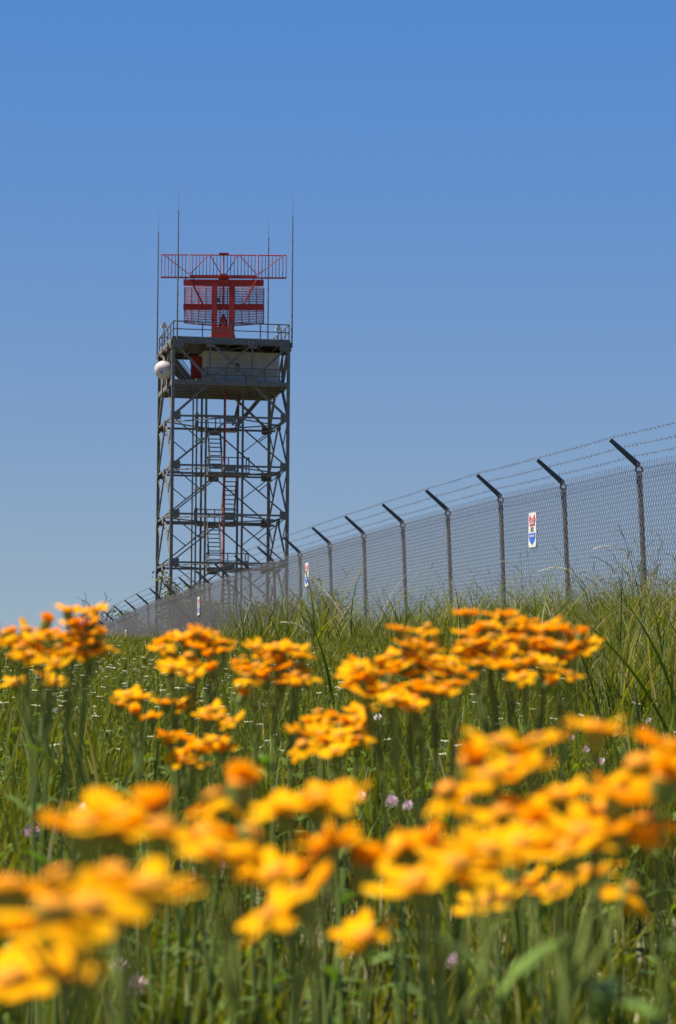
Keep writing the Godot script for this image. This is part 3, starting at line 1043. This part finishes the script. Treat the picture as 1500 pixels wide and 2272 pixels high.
func build_tall_grass() -> void:
	var g := Node3D.new()
	g.name = "tall_grass"
	add_child(g)
	tag(g, "tall rough grass with pale seed heads growing along the fence", "grass", "", "stuff")
	var kinds := []
	for i in 5: kinds.append([tuft(10, 0.35, 0.75, 0.005, 0.012, 0.07, 0.55, 0.10, 6), []])
	for i in 4: kinds.append([tuft(7, 0.45, 1.0, 0.006, 0.015, 0.06, 0.75, 0.10, 7), []])
	for i in 4: kinds.append([seed_stalks(4, 0.5, 0.95), []])
	# along the fence
	for i in 6500:
		var d := lerpf(22.0, 78.0, pow(rng.randf(), 1.3))
		var off := -absf(rng.randfn(0, 1.3)) + 0.5
		var x := fence_x(d) + off
		if rng.randf() < 0.12: x = fence_x(d) + rng.randf_range(0.2, 3.0)
		var k := rng.randi() % 5
		if rng.randf() < 0.09: k = 9 + rng.randi() % 4
		elif rng.randf() < 0.25: k = 5 + rng.randi() % 4
		var s := rng.randf_range(0.7, 1.15) * (1.0 - 0.3 * sstep(0.8, 3.0, -off))
		if rng.randf() < 0.05: s *= rng.randf_range(1.25, 1.6)
		kinds[k][1].append(put(x, d, s))
	# thick stand at the right, nearer than the fence
	for i in 900:
		var d := rng.randf_range(8.0, 26.0)
		var edge := d * (0.083 + 0.02 * noise.get_noise_2d(d * 5.0, 3.0)) + 0.1
		var x := edge + absf(rng.randfn(0, 0.8))
		if x > d * 0.16 + 0.9: continue
		var k := rng.randi() % 9
		if rng.randf() < 0.07: k = 9 + rng.randi() % 4
		var grown := sstep(edge - 0.1, edge + 0.9, x)
		kinds[k][1].append(put(x, d, rng.randf_range(0.45, 0.7) + 0.3 * grown))
	# thinner, farther crest in the middle
	for i in 700:
		var d := rng.randf_range(20.0, 34.0)
		var x := rng.randf_range(-0.15 * d, fence_x(d))
		if x < -0.055 * d and rng.randf() < 0.8: continue
		kinds[rng.randi() % 5][1].append(put(x, d, rng.randf_range(0.4, 0.75)))
	# taller clumps standing out against the lower mesh
	for i in 260:
		var d := rng.randf_range(18.0, 34.0)
		var x := lerpf(-0.045 * d, minf(fence_x(d), 0.14 * d), rng.randf())
		kinds[5 + rng.randi() % 4][1].append(put(x, d, rng.randf_range(0.75, 1.25), 1.0, 0.25))
	for k in kinds: scatter(g, "grass_clumps", k[0], M.grass, k[1])
	single_stalks()

func seed_head(sh: Shape, a: Vector3, dir: Vector3, l: float, col: Color, droop: Vector3) -> void:
	var p := a
	var dd := dir
	var n := int(l / 0.012)
	for i in n:
		var t := float(i) / n
		dd = (dd + droop * 0.07).normalized()
		var q := p + dd * l / n
		for s in 2:
			var o := Vector3(rng.randf_range(-1, 1), rng.randf_range(-0.2, 0.6), rng.randf_range(-1, 1)).normalized()
			var tip := q + o * 0.012 * (1.1 - t) + dd * 0.014
			sh.tube([q, (q + tip) / 2.0, tip], [0.0008, 0.0022, 0.0004], 3, col)
		p = q

func seed_stalks(n: int, h0: float, h1: float) -> ArrayMesh:
	var sh := Shape.new()
	for i in n:
		var h := rng.randf_range(h0, h1)
		var a := rng.randf() * TAU
		var lean := Vector3(cos(a), 0, sin(a))
		var o := lean * rng.randf() * 0.06
		var pale := rng.randf()
		var col := Color(lerpf(0.10, 0.38, pale), lerpf(0.16, 0.33, pale), lerpf(0.04, 0.19, pale))
		var pts := []
		var rad := []
		for j in 6:
			var t := j / 5.0
			pts.append(o + Vector3.UP * h * t + lean * h * 0.25 * t * t)
			rad.append(0.0018 - 0.0007 * t)
		sh.tube(pts, rad, 3, col)
		seed_head(sh, pts[5], (pts[5] - pts[4]).normalized(), rng.randf_range(0.10, 0.2), Color(0.42, 0.36, 0.24) if pale > 0.5 else Color(0.24, 0.25, 0.12), (lean + Vector3.DOWN * rng.randf_range(0.0, 1.5)))
	return sh.mesh(true)

# single stalks and blades that stand out against fence and sky
func single_stalks() -> void:
	var list := [
		# root px, root py, tip px, tip py, distance, width, seeds, dry, label
		[1440.0, 1500.0, 1372.0, 1163.0, 11.0, 0.004, 1, 0, "tallest nodding seed stalk in front of the fence post at the right"],
		[1352.0, 1500.0, 1225.0, 1208.0, 11.5, 0.003, 1, 1, "pale seed stalk bent left across the second fence post"],
		[1470.0, 1480.0, 1500.0, 1270.0, 10.0, 0.003, 1, 1, "seed stalk bending right beside the picture's right edge"],
		[1375.0, 1480.0, 1382.0, 1240.0, 10.5, 0.006, 0, 0, "upright dark blade between the two right fence posts"],
		[1500.0, 1680.0, 1205.0, 1318.0, 6.0, 0.012, 0, 0, "long broad blade leaning left across the right grass stand"],
		[1520.0, 1600.0, 1345.0, 1290.0, 6.6, 0.010, 0, 0, "long blade leaning left, above the broadest one"],
		[1445.0, 1568.0, 1330.0, 1425.0, 6.2, 0.006, 0, 1, "dry straw-coloured blade lying across the green ones at the right"],
		[1335.0, 1560.0, 1210.0, 1330.0, 7.5, 0.007, 0, 0, "narrow blade beside the right ragwort cluster"],
		[905.0, 1470.0, 838.0, 1290.0, 14.0, 0.007, 0, 0, "lone blade in front of the mesh between two middle fence posts"],
		[1160.0, 1440.0, 1155.0, 1225.0, 13.0, 0.003, 1, 1, "upright pale seed stalk below the nearest sign"],
		[735.0, 1560.0, 662.0, 1352.0, 7.5, 0.003, 1, 1, "pale drooping seed stalk at the middle of the fence"],
		[745.0, 1560.0, 690.0, 1385.0, 8.0, 0.012, 0, 0, "broad upright blade between the middle ragwort clusters"],
		[500.0, 1480.0, 325.0, 1300.0, 12.0, 0.004, 0, 0, "thin long blade leaning left in front of the tower's foot"],
		[545.0, 1440.0, 516.0, 1275.0, 14.0, 0.004, 0, 0, "thin upright blade in front of the tower's stairs"],
		[615.0, 1470.0, 632.0, 1300.0, 13.0, 0.004, 1, 0, "green seed stalk standing against the mesh right of the tower"],
		[640.0, 1470.0, 575.0, 1330.0, 12.0, 0.008, 0, 0, "arched blade in front of the mesh under the tower"]]
	for q in list:
		var d: float = q[4]
		var a := spot(q[0], q[1], d)
		var b := spot(q[2], q[3], d - 0.15)
		var root := Vector3(a.x + (a.x - b.x) * 0.12, 0, -d - 0.05)
		root.y = ground(root.x, root.z) - 0.01
		var t := thing("grass_stalk", root)
		tag(t, q[8], "grass stalk", "single tall grass stalks")
		var e := b - root
		var bend: Vector3 = Vector3(e.x, 0, 0)
		var pts := []
		var wid := []
		var n := 12
		for j in n + 1:
			var s := float(j) / n
			# rises steeply first and bows over towards the tip
			pts.append(Vector3(e.x * lerpf(s, s * s, 0.6), e.y * (s * 1.18 - 0.18 * s * s * s), e.z * s))
			wid.append(q[5] * (1.0 if s < 0.5 else maxf(0.05, 1.0 - pow((s - 0.5) / 0.5, 1.6))))
		var sh := Shape.new()
		var v := rng.randf_range(0.8, 1.03)
		var col := Color(0.40, 0.35, 0.2) if q[7] else Color(0.05 * v, 0.085 * v, 0.018 * v)
		if q[6]:
			var rad := []
			for j in n + 1: rad.append(q[5] * (0.55 - 0.25 * j / n))
			sh.tube(pts, rad, 4, Color(0.16, 0.19, 0.07))
			part(t, "stem", sh.mesh(true), M.grass)
			sh = Shape.new()
			seed_head(sh, pts[n - 3], (pts[n] - pts[n - 2]).normalized(), e.length() * 0.22, Color(0.42, 0.36, 0.23), Vector3(signf(e.x), -1.1, 0))
			part(t, "seed_head", sh.mesh(true), M.straw)
			sh = Shape.new()
			var lp := []
			var lw := []
			var from: Vector3 = pts[4]
			for j in 6:
				var s := j / 5.0
				lp.append(from + Vector3(-signf(e.x) * 0.16 * s, 0.16 * s - 0.1 * s * s, 0.02 * s))
				lw.append(0.007 * (1.0 - 0.9 * s))
			sh.ribbon(lp, lw, Vector3(0.2, 0, 1).normalized(), Color(0.07, 0.13, 0.03))
			part(t, "leaf", sh.mesh(true), M.grass)
		else:
			sh.ribbon(pts, wid, Vector3(0.85, -0.2, 0.4).normalized(), col)
			part(t, "blade", sh.mesh(true), M.straw if q[7] else M.grass)
			sh = Shape.new()
			sh.tube([Vector3(0, 0, 0), pts[2], pts[3]], [q[5] * 0.3, q[5] * 0.3, q[5] * 0.2], 5, col)
			part(t, "sheath", sh.mesh(true), M.grass)

# ------------------------------------------------------------------ ragwort
var head_protos := []

func petal_mesh(l: float, w: float, curl: float) -> ArrayMesh:
	var sh := Shape.new()
	var k := 0
	var rows := 6
	for i in rows:
		var t := float(i) / (rows - 1)
		var ww := w * 0.5 * (0.35 + 0.65 * sin(PI * pow(t, 0.75) * 0.86 + 0.12))
		if i == rows - 1: ww = w * 0.34
		for s in [-1.0, 0.0, 1.0]:
			var y := 0.0022 * t + curl * t * t * l - 0.0007 * absf(s) * (1 - t)
			var x := 0.0035 + l * t - (0.0006 * absf(s) if i == rows - 1 else 0.0)
			sh.v.append(Vector3(x, y, s * ww))
			sh.n.append(Vector3(-2 * curl * t, 1, s * 0.25).normalized())
	for i in rows - 1:
		for s in 2:
			var a := i * 3 + s
			sh.ix.append_array([a, a + 1, a + 4, a, a + 4, a + 3])
	return sh.mesh()

func make_heads() -> void:
	var pm := []
	for c in [0.08, -0.08, -0.22, -0.42]: pm.append(petal_mesh(0.0105, 0.0064, c))
	var sh := Shape.new()
	sh.lathe([Vector2(0.0042, -0.0005), Vector2(0.0040, 0.0008), Vector2(0.0030, 0.0018), Vector2(0.0014, 0.0023), Vector2(0.0001, 0.0024)], 12)
	var disc := sh.mesh()
	sh = Shape.new()
	sh.lathe([Vector2(0.0007, -0.0092), Vector2(0.0026, -0.0078), Vector2(0.0037, -0.005), Vector2(0.0040, -0.0015), Vector2(0.0047, 0.0004)], 10)
	var cup := sh.mesh()
	for k in 9:
		var h := Node3D.new()
		h.name = "flower_head"
		part(h, "cup", cup, M.stem)
		part(h, "disc", disc, M.disc)
		var n := 9 + rng.randi() % 5
		if k == 6: n = 7
		var raise := 1.0 if k == 7 else (-0.5 if k == 8 else 0.0)     # a bud, and an old bloom with drooping rays
		for i in n:
			var a := TAU * (i + rng.randf_range(-0.22, 0.22)) / n
			var b := Basis(Vector3.UP, a) * Basis(Vector3.BACK, raise + rng.randf_range(-0.2, 0.2)) * Basis(Vector3.RIGHT, rng.randf_range(-0.3, 0.3))
			b = b.scaled_local(Vector3(rng.randf_range(0.85, 1.12) * (0.6 if k == 7 else 1.0), 1, rng.randf_range(0.85, 1.2)))
			part(h, "petal", pm[mini(3, int(rng.randf() * (2.2 + k * 0.35)))], M.petal if rng.randf() < 0.72 else M.petal_deep, Transform3D(b, Vector3(0, -0.0006 + rng.randf_range(-0.0004, 0.0004), 0)))
		head_protos.append(h)

func plant_leaf(l: float) -> ArrayMesh:
	var sh := Shape.new()
	var pts := []
	var wid := []
	for j in 9:
		var t := j / 8.0
		pts.append(Vector3(l * t, l * (0.45 * t - 0.55 * t * t), 0))
		wid.append(l * 0.26 * sin(PI * (0.06 + 0.92 * t)) * (1.0 if j % 2 else 0.6))
	sh.ribbon(pts, wid, Vector3.BACK)
	return sh.mesh()

# a plant: heads are [px, py] at the given distance; stems gather below and run to the ground
func ragwort(label: String, d: float, heads: Array, joint: Array, size := 0.9) -> void:
	var j := spot(joint[0], joint[1], d)
	var root := Vector3(j.x + rng.randf_range(-0.03, 0.03), 0, -d + rng.randf_range(-0.03, 0.03))
	root.y = ground(root.x, root.z) - 0.01
	var t := thing("ragwort_plant", root)
	tag(t, label, "ragwort", "golden ragwort plants")
	var jl := j - root
	# heads gather in sprays; each spray has a stem of its own
	var sorted := heads.duplicate()
	sorted.sort_custom(func(p, q): return p[0] < q[0])
	var per := 6 if heads.size() > 9 else heads.size()
	var g0 := 0
	while g0 < sorted.size():
		var spray := sorted.slice(g0, mini(g0 + per, sorted.size()))
		if sorted.size() - g0 - per < 3: spray = sorted.slice(g0)
		g0 += spray.size()
		var mean := Vector3.ZERO
		var low := 1e9
		for q in spray:
			var p := spot(q[0], q[1], d + q[2]) - root
			mean += p / spray.size()
			low = minf(low, p.y)
		var node := Vector3(lerpf(jl.x, mean.x, 0.75), lerpf(jl.y, low - 0.012, 0.55), lerpf(jl.z, mean.z, 0.75))
		var foot0 := Vector3(mean.x * 0.3 + rng.randf_range(-0.012, 0.012), 0, rng.randf_range(-0.02, 0.02))
		var main := Shape.new()
		var mid := foot0.lerp(node, 0.5) + Vector3(rng.randf_range(-0.01, 0.01), 0, rng.randf_range(-0.01, 0.01))
		main.tube([foot0, foot0.lerp(mid, 0.5), mid, mid.lerp(node, 0.5), node], [0.0020, 0.0019, 0.0017, 0.0015, 0.0012], 7)
		part(t, "stem", main.mesh(), M.stem)
		for q in spray:
			var p := spot(q[0], q[1], d + q[2]) - root
			var out := Vector3(p.x - node.x, 0, p.z - node.z)
			var up := (Vector3.UP + out * 4.0 + Vector3(rng.randf_range(-0.36, 0.36), 0, rng.randf_range(-0.12, 0.46))).normalized()
			if q.size() > 3: up = (up + Vector3(q[3], 0, 0)).normalized()
			var x := up.cross(Vector3(rng.randf_range(-1, 1), 0.1, rng.randf_range(-1, 1))).normalized()
			var b := Basis(x, up, x.cross(up)).scaled_local(Vector3.ONE * size * rng.randf_range(0.88, 1.12))
			var h: Node3D = head_protos[rng.randi() % (6 if heads.size() < 4 else head_protos.size())].duplicate()
			h.name = "flower_head"
			t.add_child(h, true)
			h.transform = Transform3D(b, p)
			var foot := p - up * 0.009 * size
			var sh := Shape.new()
			var fork := node.lerp(mid, rng.randf_range(0.0, 0.25))
			var c1 := fork.lerp(foot, 0.35) + out * 0.12
			var c2 := fork.lerp(foot, 0.75) + Vector3(0, (foot.y - fork.y) * 0.03, 0)
			sh.tube([fork, c1, c2, foot], [0.0009, 0.0008, 0.0007, 0.0008], 5)
			part(t, "flower_stalk", sh.mesh(), M.stem)
	for i in 9:
		var a := rng.randf() * TAU
		var y := jl * rng.randf_range(0.1, 0.92)
		part(t, "leaf", plant_leaf(rng.randf_range(0.025, 0.05)), M.leaf, Transform3D(Basis(Vector3.UP, a) * Basis(Vector3.BACK, rng.randf_range(0.1, 0.7)), y))

# heads spread over a rough dome: centre, half extents in photograph pixels
func dome(cx: float, cy: float, hw: float, hh: float, n: int, d: float) -> Array:
	var out := []
	var tries := 0
	var gap := 130.0 / d * 0.44
	while out.size() < n and tries < 900:
		tries += 1
		var x := rng.randf_range(-1, 1)
		var y := rng.randf_range(-1, 1)
		if x * x + y * y > 1.0: continue
		var ok := true
		for q in out:
			if Vector2((q[0] - cx - x * hw), (q[1] - cy - y * hh) * 1.7).length() < gap: ok = false
		if not ok: continue
		# lower in the picture is nearer
		out.append([cx + x * hw, cy + y * hh, -y * hw * d / FPX * 0.7 + rng.randf_range(-0.008, 0.008)])
	return out

func build_flowers() -> void:
	make_heads()
	# middle distance
	var a := dome(125, 1420, 105, 48, 31, 1.72)
	a.append_array([[152.0, 1352.0, 0.0], [205.0, 1352.0, 0.02], [12.0, 1405.0, 0.0], [45.0, 1437.0, -0.02]])
	ragwort("golden ragwort rising highest at the left, two heads against the sky", 1.72, a, [128, 1545])
	ragwort("single low ragwort bloom at the left edge below the tall cluster", 1.85, [[30.0, 1513.0, 0.0], [105.0, 1502.0, 0.03], [125.0, 1512.0, 0.0]], [70, 1640])
	var b := dome(430, 1430, 72, 34, 14, 1.9)
	b.append_array([[440.0, 1403.0, 0.0], [465.0, 1400.0, 0.03], [355.0, 1440.0, 0.0, -0.3], [470.0, 1488.0, -0.02], [425.0, 1492.0, -0.03], [380.0, 1480.0, -0.03]])
	ragwort("golden ragwort cluster below the fence's far end, left of the tower foot", 1.9, b, [430, 1570])
	ragwort("small ragwort cluster of five blooms below the left middle one", 1.95, [[285.0, 1540.0, 0.02], [268.0, 1562.0, 0.0], [300.0, 1580.0, -0.01], [335.0, 1588.0, -0.01], [310.0, 1548.0, 0.02]], [310, 1690])
	ragwort("pair of ragwort blooms between two small clusters in the middle left", 1.9, [[368.0, 1558.0, 0.0], [410.0, 1563.0, 0.0, -0.5]], [385, 1680])
	var c := dome(608, 1472, 78, 44, 20, 1.85)
	c.append_array([[550.0, 1500.0, -0.03], [680.0, 1505.0, -0.03], [610.0, 1430.0, 0.03], [640.0, 1428.0, 0.03]])
	ragwort("dense rounded ragwort cluster at the middle, right of the tower's line", 1.85, c, [592, 1610])
	ragwort("loose ragwort cluster under the dense rounded one", 1.8, [[538.0, 1545.0, 0.02], [465.0, 1572.0, 0.0], [490.0, 1590.0, -0.02], [455.0, 1590.0, -0.01], [510.0, 1600.0, -0.03], [480.0, 1640.0, -0.04], [497.0, 1658.0, -0.04]], [520, 1760])
	ragwort("ragwort cluster tilted left, above the large blurred blooms at middle left", 1.75, [[405.0, 1640.0, 0.0, -0.3], [375.0, 1652.0, 0.0, -0.4], [420.0, 1662.0, -0.02], [400.0, 1683.0, -0.03], [432.0, 1690.0, -0.03], [440.0, 1655.0, 0.01], [385.0, 1630.0, 0.02]], [455, 1790])
	var dd := dome(745, 1620, 85, 34, 13, 1.65)
	dd.append_array([[705.0, 1580.0, 0.03], [805.0, 1575.0, 0.03], [745.0, 1665.0, -0.05], [670.0, 1650.0, -0.03]])
	ragwort("ragwort cluster alone at the picture's middle", 1.65, dd, [750, 1760])
	var e := dome(910, 1500, 125, 50, 29, 1.65)
	e.append_array([[890.0, 1395.0, 0.05], [950.0, 1388.0, 0.05], [925.0, 1425.0, 0.04], [960.0, 1435.0, 0.04], [900.0, 1430.0, 0.02], [800.0, 1480.0, 0.0], [790.0, 1510.0, 0.0], [870.0, 1550.0, -0.05], [915.0, 1568.0, -0.05]])
	ragwort("wide ragwort cluster under the middle of the fence", 1.65, e, [960, 1640])
	var f := dome(1160, 1435, 135, 55, 35, 1.7)
	f.append_array([[1035.0, 1360.0, 0.05], [1110.0, 1362.0, 0.05], [1160.0, 1378.0, 0.04], [1215.0, 1388.0, 0.03], [1075.0, 1385.0, 0.04], [1030.0, 1405.0, 0.02], [1045.0, 1425.0, 0.0], [1290.0, 1408.0, 0.0], [1300.0, 1435.0, 0.0], [1265.0, 1495.0, -0.02], [1220.0, 1515.0, -0.03], [1160.0, 1500.0, -0.04]])
	ragwort("largest ragwort cluster, before the fence right of the middle", 1.7, f, [1175, 1600])
	# close, strongly blurred
	ragwort("big blurred ragwort cluster under the largest one", 0.86, [[1110.0, 1650.0, 0.02], [1190.0, 1645.0, 0.02], [1045.0, 1690.0, 0.0], [990.0, 1750.0, -0.01, -0.35], [1150.0, 1695.0, -0.01], [1085.0, 1720.0, -0.02]], [1110, 1960], 1.03)
	ragwort("single flat blurred ragwort bloom at the right", 0.84, [[1322.0, 1612.0, 0.0]], [1320, 1900], 1.03)
	ragwort("blurred ragwort cluster cut by the picture's right edge", 0.80, [[1415.0, 1690.0, 0.02], [1490.0, 1655.0, 0.03], [1375.0, 1765.0, 0.0], [1480.0, 1725.0, -0.01], [1540.0, 1700.0, 0.0]], [1460, 2000], 1.03)
	ragwort("blurred ragwort cluster low at the right, many overlapping blooms", 0.80, [[1115.0, 1800.0, 0.03], [1235.0, 1765.0, 0.03], [1195.0, 1835.0, 0.0], [1290.0, 1845.0, -0.01], [1375.0, 1840.0, 0.0], [1430.0, 1815.0, 0.02], [1260.0, 1880.0, -0.02], [1330.0, 1800.0, 0.03]], [1280, 2120], 1.03)
	ragwort("blurred ragwort cluster at the lower middle", 0.78, [[810.0, 1920.0, 0.0], [890.0, 1880.0, 0.02], [965.0, 1875.0, 0.02], [920.0, 1955.0, -0.02], [1010.0, 1915.0, -0.01], [1085.0, 1885.0, 0.0], [1150.0, 1870.0, 0.01]], [980, 2170], 1.03)
	ragwort("small blurred ragwort blooms below the low right cluster", 0.98, [[1090.0, 1995.0, 0.0], [1155.0, 1960.0, 0.02], [1230.0, 1972.0, 0.0], [1310.0, 1932.0, 0.02], [1400.0, 1972.0, 0.0, 0.3]], [1230, 2230], 1.03)
	ragwort("blurred ragwort cluster at the lower left middle", 0.80, [[475.0, 1765.0, 0.02], [535.0, 1745.0, 0.02, -0.2], [455.0, 1850.0, 0.0], [560.0, 1850.0, 0.0, 0.3], [470.0, 1890.0, -0.03]], [510, 2110], 1.03)
	ragwort("blurred pair of ragwort blooms right of the lower left cluster", 0.84, [[625.0, 1790.0, 0.0], [700.0, 1770.0, 0.0], [750.0, 1755.0, 0.02]], [680, 2050], 1.03)
	ragwort("blurred ragwort blooms tilted steeply, low left of the middle", 0.76, [[595.0, 2030.0, -0.01, -0.5], [650.0, 1985.0, 0.0, -0.5], [705.0, 1890.0, 0.02, -0.5], [610.0, 1935.0, 0.02], [730.0, 1870.0, 0.02]], [660, 2230], 1.03)
	ragwort("strongly blurred ragwort blooms in a row at the left", 0.66, [[190.0, 1830.0, 0.0], [285.0, 1815.0, 0.01], [360.0, 1835.0, 0.0], [230.0, 1800.0, 0.03], [340.0, 1800.0, 0.03]], [270, 2150], 1.03)
	ragwort("largest blurred ragwort blooms at the lower left", 0.60, [[20.0, 1965.0, 0.0], [130.0, 1945.0, 0.01], [255.0, 1935.0, 0.02], [200.0, 2010.0, -0.01], [330.0, 1965.0, 0.01], [120.0, 2015.0, -0.02]], [170, 2290], 1.03)
	ragwort("blurred ragwort bloom in the lower left corner", 0.68, [[60.0, 2140.0, 0.0], [20.0, 2170.0, -0.01], [115.0, 2135.0, 0.01]], [80, 2420], 1.03)
	ragwort("lone blurred ragwort bloom low in the middle", 0.86, [[808.0, 2075.0, 0.0]], [800, 2330], 1.03)
	for h in head_protos: h.free()

# ------------------------------------------------------------------ clover and white weeds
func build_small_flowers() -> void:
	var list := [
		[70.0, 1848.0, "m", "purple clover head in the grass at the left"], [488.0, 1925.0, "m", "purple clover head low in the grass, left of the middle"],
		[1440.0, 1602.0, "p", "pale tilted clover head in front of the right grass stand"], [1300.0, 1668.0, "p", "pale pink clover head under the single flat ragwort bloom"],
		[1335.0, 1695.0, "p", "pale pink clover head between two blurred ragwort clusters at the right"], [1036.0, 1778.0, "p", "pink clover head under the big blurred cluster"],
		[868.0, 1782.0, "p", "pink clover head in the grass below the middle cluster"], [800.0, 1768.0, "p", "small pink clover head beside the middle of the picture"],
		[838.0, 1593.0, "w", "white clover head beside the middle ragwort cluster"], [262.0, 2150.0, "p", "pale pink clover head near the lower left blooms"],
		[303.0, 2195.0, "p", "lowest pale pink clover head at the lower left"], [212.0, 1492.0, "w", "round pale seed head left, below the tall ragwort cluster"],
		[122.0, 1577.0, "w", "small white bud beside the left ragwort stem"], [905.0, 1790.0, "p", "faded pink clover head right of two others at the middle"],
		[180.0, 1795.0, "w", "white clover head above the strongly blurred row"], [1270.0, 1640.0, "p", "small pale clover head left of the single flat bloom"],
		[1010.0, 2140.0, "p", "pale pink clover head low in the grass right of the lone bloom"]]
	var bloom := []
	for k in 2:
		var sh := Shape.new()
		for i in 46:
			var t := (i + 0.5) / 46.0
			var a := i * 2.39996
			var y := 1.0 - 1.75 * t
			var r := sqrt(maxf(0.0, 1.0 - y * y))
			var n := Vector3(cos(a) * r, y * 0.9 + 0.15, sin(a) * r).normalized()
			var p := n * 0.0055
			var q := n * rng.randf_range(0.0095, 0.0125) + Vector3.UP * 0.002
			var side := n.cross(Vector3(0.2, 1, 0.1)).normalized()
			sh.ribbon([p, (p + q) * 0.55, q], [0.0016, 0.0028, 0.001], side)
		bloom.append(sh.mesh())
	for q in list:
		# find where the sight line comes down to flower height over the slope
		var d := 1.5
		while d < 30.0:
			var s := spot(q[0], q[1], d)
			if s.y < ground(s.x, -d) + 0.15: break
			d += 0.05
		var p := spot(q[0], q[1], d)
		var root := Vector3(p.x + rng.randf_range(-0.02, 0.02), 0, -d)
		root.y = ground(root.x, root.z) - 0.005
		var t := thing("clover_flower", root)
		tag(t, q[3], "clover", "clover heads in the grass")
		var e := p - root
		var sh := Shape.new()
		sh.tube([Vector3.ZERO, e * 0.5 + Vector3(0.006, 0, 0), e], [0.0013, 0.0012, 0.0011], 5)
		part(t, "stem", sh.mesh(), M.stem)
		var mat: Material = M.mauve if q[2] == "m" else (M.pale if q[2] == "w" else M.pink)
		part(t, "bloom", bloom[rng.randi() % 2], mat, Transform3D(Basis(Vector3.RIGHT, rng.randf_range(-0.4, 0.4)).scaled_local(Vector3.ONE * rng.randf_range(0.75, 1.05)), e))
		for i in 3:
			part(t, "leaf", plant_leaf(0.022), M.leaf, Transform3D(Basis(Vector3.UP, i * TAU / 3 + rng.randf()), e * 0.35))
	# tiny white umbels, too many to count
	var g := Node3D.new()
	g.name = "white_weeds"
	add_child(g)
	tag(g, "tiny flat white weed flowers speckling the grass", "weeds", "", "stuff")
	for k in 3:
		var sh := Shape.new()
		var h := 0.17 + 0.03 * k
		sh.tube([Vector3.ZERO, Vector3(0.01, h * 0.6, 0), Vector3(0.012, h * 0.85, 0.004)], [0.0012, 0.001, 0.0009], 3, Color(0.08, 0.12, 0.04))
		for i in 9:
			var a := i * 2.4
			var r := 0.0042 * sqrt(i + 0.3)
			var c := Vector3(0.012 + cos(a) * r, h + rng.randf_range(-0.0015, 0.0015), 0.004 + sin(a) * r)
			sh.tube([Vector3(0.012, h * 0.85, 0.004), c], [0.0005, 0.0005], 3, Color(0.10, 0.14, 0.05))
			sh.lathe([Vector2(0.0027, 0), Vector2(0.0022, 0.0012), Vector2(0.0002, 0.0015)], 5, Color(0.50, 0.52, 0.36), c)
		var xfs := []
		for i in 1250:
			var d := lerpf(4.5, 19.0, sqrt(rng.randf()))
			var x := rng.randf_range(-0.15, 0.15) * d
			var keep := 0.35 + noise.get_noise_2d(x * 8.0 + 90.0, d * 3.0) * 1.6
			if x < -0.005 * d and d > 7.5: keep += 0.5
			if rng.randf() > keep: continue
			xfs.append(put(x, d, rng.randf_range(0.5, 0.9), 1.0, 0.2))
		scatter(g, "weed_umbels", sh.mesh(true), leafy_white(), xfs)

func leafy_white() -> StandardMaterial3D:
	if not M.has("umbel"):
		M.umbel = std(Color.WHITE, 0.8)
		M.umbel.vertex_color_use_as_albedo = true
	return M.umbel
